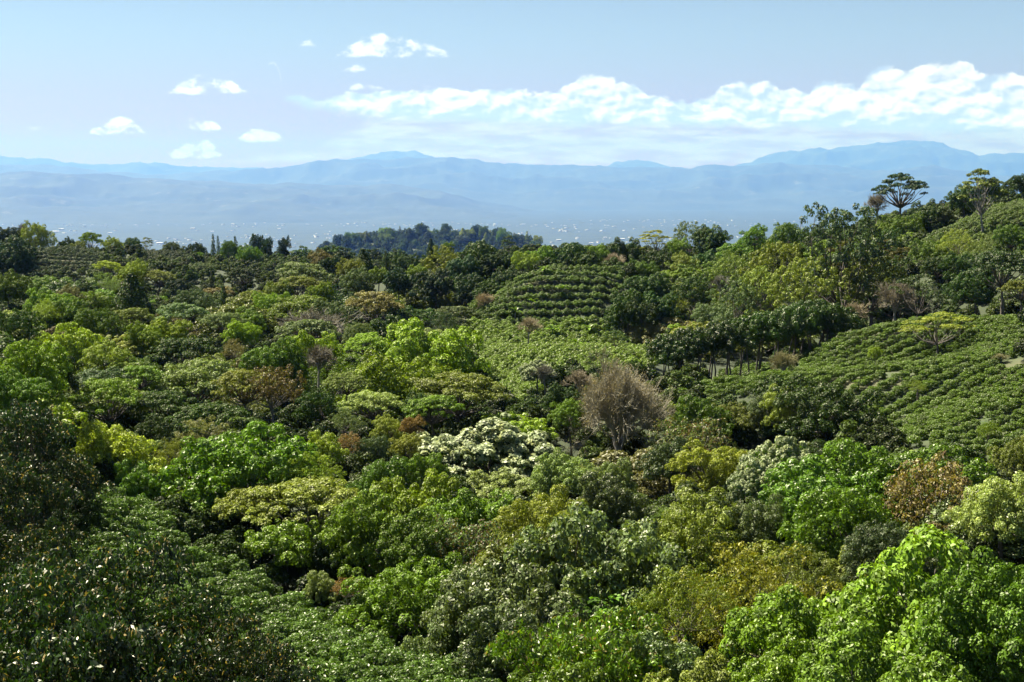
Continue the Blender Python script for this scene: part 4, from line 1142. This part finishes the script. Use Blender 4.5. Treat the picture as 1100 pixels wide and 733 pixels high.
def scatter(name, P, scl, mesh, colour, flat=1.0):
    """one stuff object: the mesh instanced on its points"""
    hid = bpy.data.objects.new(name + '_source', mesh)
    me = bpy.data.meshes.new(name)
    me.vertices.add(len(P)); me.vertices.foreach_set('co', np.asarray(P, np.float32).ravel())
    a = me.attributes.new('scl', 'FLOAT', 'POINT'); a.data.foreach_set('value', np.asarray(scl, np.float32))
    a = me.attributes.new('rot', 'FLOAT', 'POINT'); a.data.foreach_set('value', rng.uniform(0, 6.28, len(P)).astype(np.float32))
    o = obj(name, me)
    o.color = (*colour, 1)
    nt = bpy.data.node_groups.new(name, 'GeometryNodeTree')
    nt.interface.new_socket('Geometry', in_out='INPUT', socket_type='NodeSocketGeometry')
    nt.interface.new_socket('Geometry', in_out='OUTPUT', socket_type='NodeSocketGeometry')
    q = G(nt)
    gi = q.n('NodeGroupInput'); go = q.n('NodeGroupOutput')
    oi = q.n('GeometryNodeObjectInfo'); oi.inputs['Object'].default_value = hid; oi.inputs['As Instance'].default_value = True
    ip = q.n('GeometryNodeInstanceOnPoints')
    na = q.n('GeometryNodeInputNamedAttribute', data_type='FLOAT'); na.inputs['Name'].default_value = 'scl'
    nr = q.n('GeometryNodeInputNamedAttribute', data_type='FLOAT'); nr.inputs['Name'].default_value = 'rot'
    sv = q.vec(na.outputs['Attribute'], na.outputs['Attribute'], q.m('MULTIPLY', na.outputs['Attribute'], flat))
    rv = q.vec(0.0, 0.0, nr.outputs['Attribute'])
    nt.links.new(gi.outputs[0], ip.inputs['Points']); nt.links.new(oi.outputs['Geometry'], ip.inputs['Instance'])
    nt.links.new(rv, ip.inputs['Rotation']); nt.links.new(sv, ip.inputs['Scale'])
    nt.links.new(ip.outputs[0], go.inputs[0])
    md = o.modifiers.new('scatter', 'NODES'); md.node_group = nt
    return tag(o, kind='stuff')

for k in FIELD:
    q_ = [t for t in rest if t[0] == k]
    if q_:
        scatter('coffee_field', [(t[1], t[2], t[3]) for t in q_], [t[4] * {'rows': 1.1, 'left': .9, 'tiny': .9, 'farleft': .9, 'right': .95}.get(k, 1.08) for t in q_], CB[0] if k in ('near', 'right') else CBL, FCOL[k])

# ------------------------------------------------------------------ undergrowth between the trees, woods farther off
UB = bush_mesh('undergrowth_bush', 301, 1.7, 2.0, 22, .62, 34, .30, .5, M_UNDER)
WB = bush_mesh('wood_crown', 302, 4.5, 6.5, 40, 1.25, 9, .55, .6, M_UNDER)
P, sc = [], []
y = 40.0
while y < 520:
    st = 2.3 + y * .006
    half = y * .40 + 8
    xs = np.arange(-half, half, st)
    P.append(np.column_stack([xs + rng.uniform(-.5, .5, len(xs)) * st, np.full(len(xs), y) + rng.uniform(-.5, .5, len(xs)) * st]))
    sc.append(np.full(len(xs), .82 + y * .0003) * rng.uniform(.6, 1.35, len(xs)))
    y += st
P = np.concatenate(P); sc = np.concatenate(sc)
X = np.column_stack([P, ground_z(P[:, 0], P[:, 1]) - .2])
fmm = np.any(list(field_mask(X + np.array((0, 0, 1.2))).values()), axis=0)
hz_ = in_poly(pix(X), [(680, 350), (905, 325), (915, 362), (850, 388), (720, 418)]) & (X[:, 1] < 240) & (X[:, 1] > 150)
sc = np.where(hz_, sc * .38, sc)
X, sc = X[~fmm], sc[~fmm]
big = fbm(X[:, 0] / 14, X[:, 1] / 14, 61) > .5
scatter('undergrowth', X[big], sc[big], UB, (.030, .055, .008))
scatter('undergrowth', X[~big], sc[~big], UB, (.045, .070, .012))
P, sc = [], []
for _ in range(6500):
    Y = 545 + 3100 * rng.random() ** 1.8
    x = rng.uniform(-.46, .30) * Y
    P.append((x, Y, 0)); sc.append(rng.uniform(.7, 1.35) * (1 + Y / 4000) * (.6 if Y < 680 else 1))
P = np.array(P); P[:, 2] = ground_z(P[:, 0], P[:, 1]) - .8
for _ in range(4500):
    Y = rng.uniform(3150, 3740); x = (rng.uniform(290, 600) - 550) / F0 * Y
    P = np.vstack([P, (x, Y, ground_z(x, Y)[0] - 2.5)]); sc.append(rng.uniform(.8, 1.3))
scatter('distant_woodland', P, np.array(sc), WB, (.040, .075, .020))

# radio mast on the right skyline
M_STEEL = flat_mat('galvanised_steel', (.20, .20, .21), (.28, .28, .29), 2.0, .5)
P0 = at(861, 232, 420)
zb = P0[2] - 26
e = obj('radio_mast', None, None, (P0[0], P0[1], zb))
legs = []
for a in range(3):
    c, s = math.cos(a * 2.094), math.sin(a * 2.094)
    V, Q = tube(np.array([(.55 * c, .55 * s, -12), (.45 * c, .45 * s, 12), (.28 * c, .28 * s, 25)]), [.06, .05, .04], 5)
    obj('leg', mesh_quads('mast_leg', V, Q, [M_STEEL]), e)
br = []
for i in range(30):
    z = i * .82
    for a in range(3):
        r1 = .5 - .22 * max(0, z - 2) / 24
        a0, a1 = a * 2.094, (a + 1) * 2.094
        br.append(tube(np.array([(r1 * math.cos(a0), r1 * math.sin(a0), z), (r1 * math.cos(a1), r1 * math.sin(a1), z + .8)]), [.025, .025], 4))
V, Q = join(br)
obj('bracing', mesh_quads('mast_bracing', V, Q, [M_STEEL]), e)
V, Q = tube(np.array([(0, 0, 24.5), (0, 0, 26)]), [.05, .03], 5)
obj('antenna', mesh_quads('mast_antenna', V, Q, [M_STEEL]), e)
tag(e, 'thin grey lattice radio mast on the skyline left of the tall airy tree', 'mast')

# ------------------------------------------------------------------ labels: each tree by its look and its nearest landmark
LM = [(t['lm'], t['px'], t['py']) for t in TREES if t.get('lm')]
ORD = ['', 'second ', 'third ', 'fourth ', 'fifth ', 'sixth ', 'seventh ', 'eighth ', 'ninth ', 'tenth ']
groups = {}
def size_word(t):
    a = t['w'] if t['w'] else 8
    if a * F0 / t['D'] > 90: return 'large ' if a * F0 / t['D'] > 150 else ''
    return 'small ' if a < 6.5 else ('large ' if a > 13 else '')
hedge = sorted([t for t in TREES if t['lab'] == 'HEDGE'], key=lambda t: t['px'])
for i, t in enumerate(hedge):
    n = len(hedge)
    t['obj']['group'] = 'hedge-like row of bare-trunked trees'
    t['obj']['label'] = ('leftmost dark bare-trunked tree of the hedge-like row above the coffee slope' if i == 0 else
                         'rightmost dark bare-trunked tree of the hedge-like row above the coffee slope' if i == n - 1 else
                         f"{ORD[i].strip() or 'first'} dark bare-trunked tree from the left in the hedge-like row above the coffee slope" if i < n / 2 else
                         f"{ORD[n - 1 - i].strip()} dark bare-trunked tree from the right in the hedge-like row above the coffee slope")
for t in TREES:
    if t['lab'] and t['lab'] not in ('HEDGE', 'BANANA'):
        t['obj']['label'] = t['lab']
    elif t['lab'] != 'HEDGE':
        near = sorted(LM, key=lambda l: math.hypot(l[1] - t['px'], l[2] - t['py']))
        near = [l for l in near if l[0] != t.get('lm')]
        l = near[0]
        ddx, ddy = t['px'] - l[1], t['py'] - l[2]
        rel = ('left of' if ddx < 0 else 'right of') if abs(ddx) > abs(ddy) else ('behind' if ddy < 0 else 'in front of')
        what = 'strappy-leaved banana plant' if t['k'] == 'banana' else f"{size_word(t)}{WORD[t['c']]} {FORM[t['k']]} tree"
        t['dist'] = math.hypot(ddx, ddy)
        groups.setdefault((what, rel, l[0]), []).append(t)
for (what, rel, l), ts in groups.items():
    ts.sort(key=lambda t: t['dist'])
    for i, t in enumerate(ts):
        if len(ts) == 1: s = f"{what} {rel} {l}"
        else: s = f"{(ORD[min(i, 9)] + 'nearest ') }{what} {rel} {l}"
        t['obj']['label'] = s
        t['obj']['group'] = 'banana plants among the coffee' if t['k'] == 'banana' else 'trees of the forest canopy'
hill.sort(key=lambda h: h[1])
for i, (e, px, kind) in enumerate(hill):
    e['label'] = 'bluish tree among those crowning the wooded hill in the distance'
    e['group'] = 'trees of the distant blue hill'
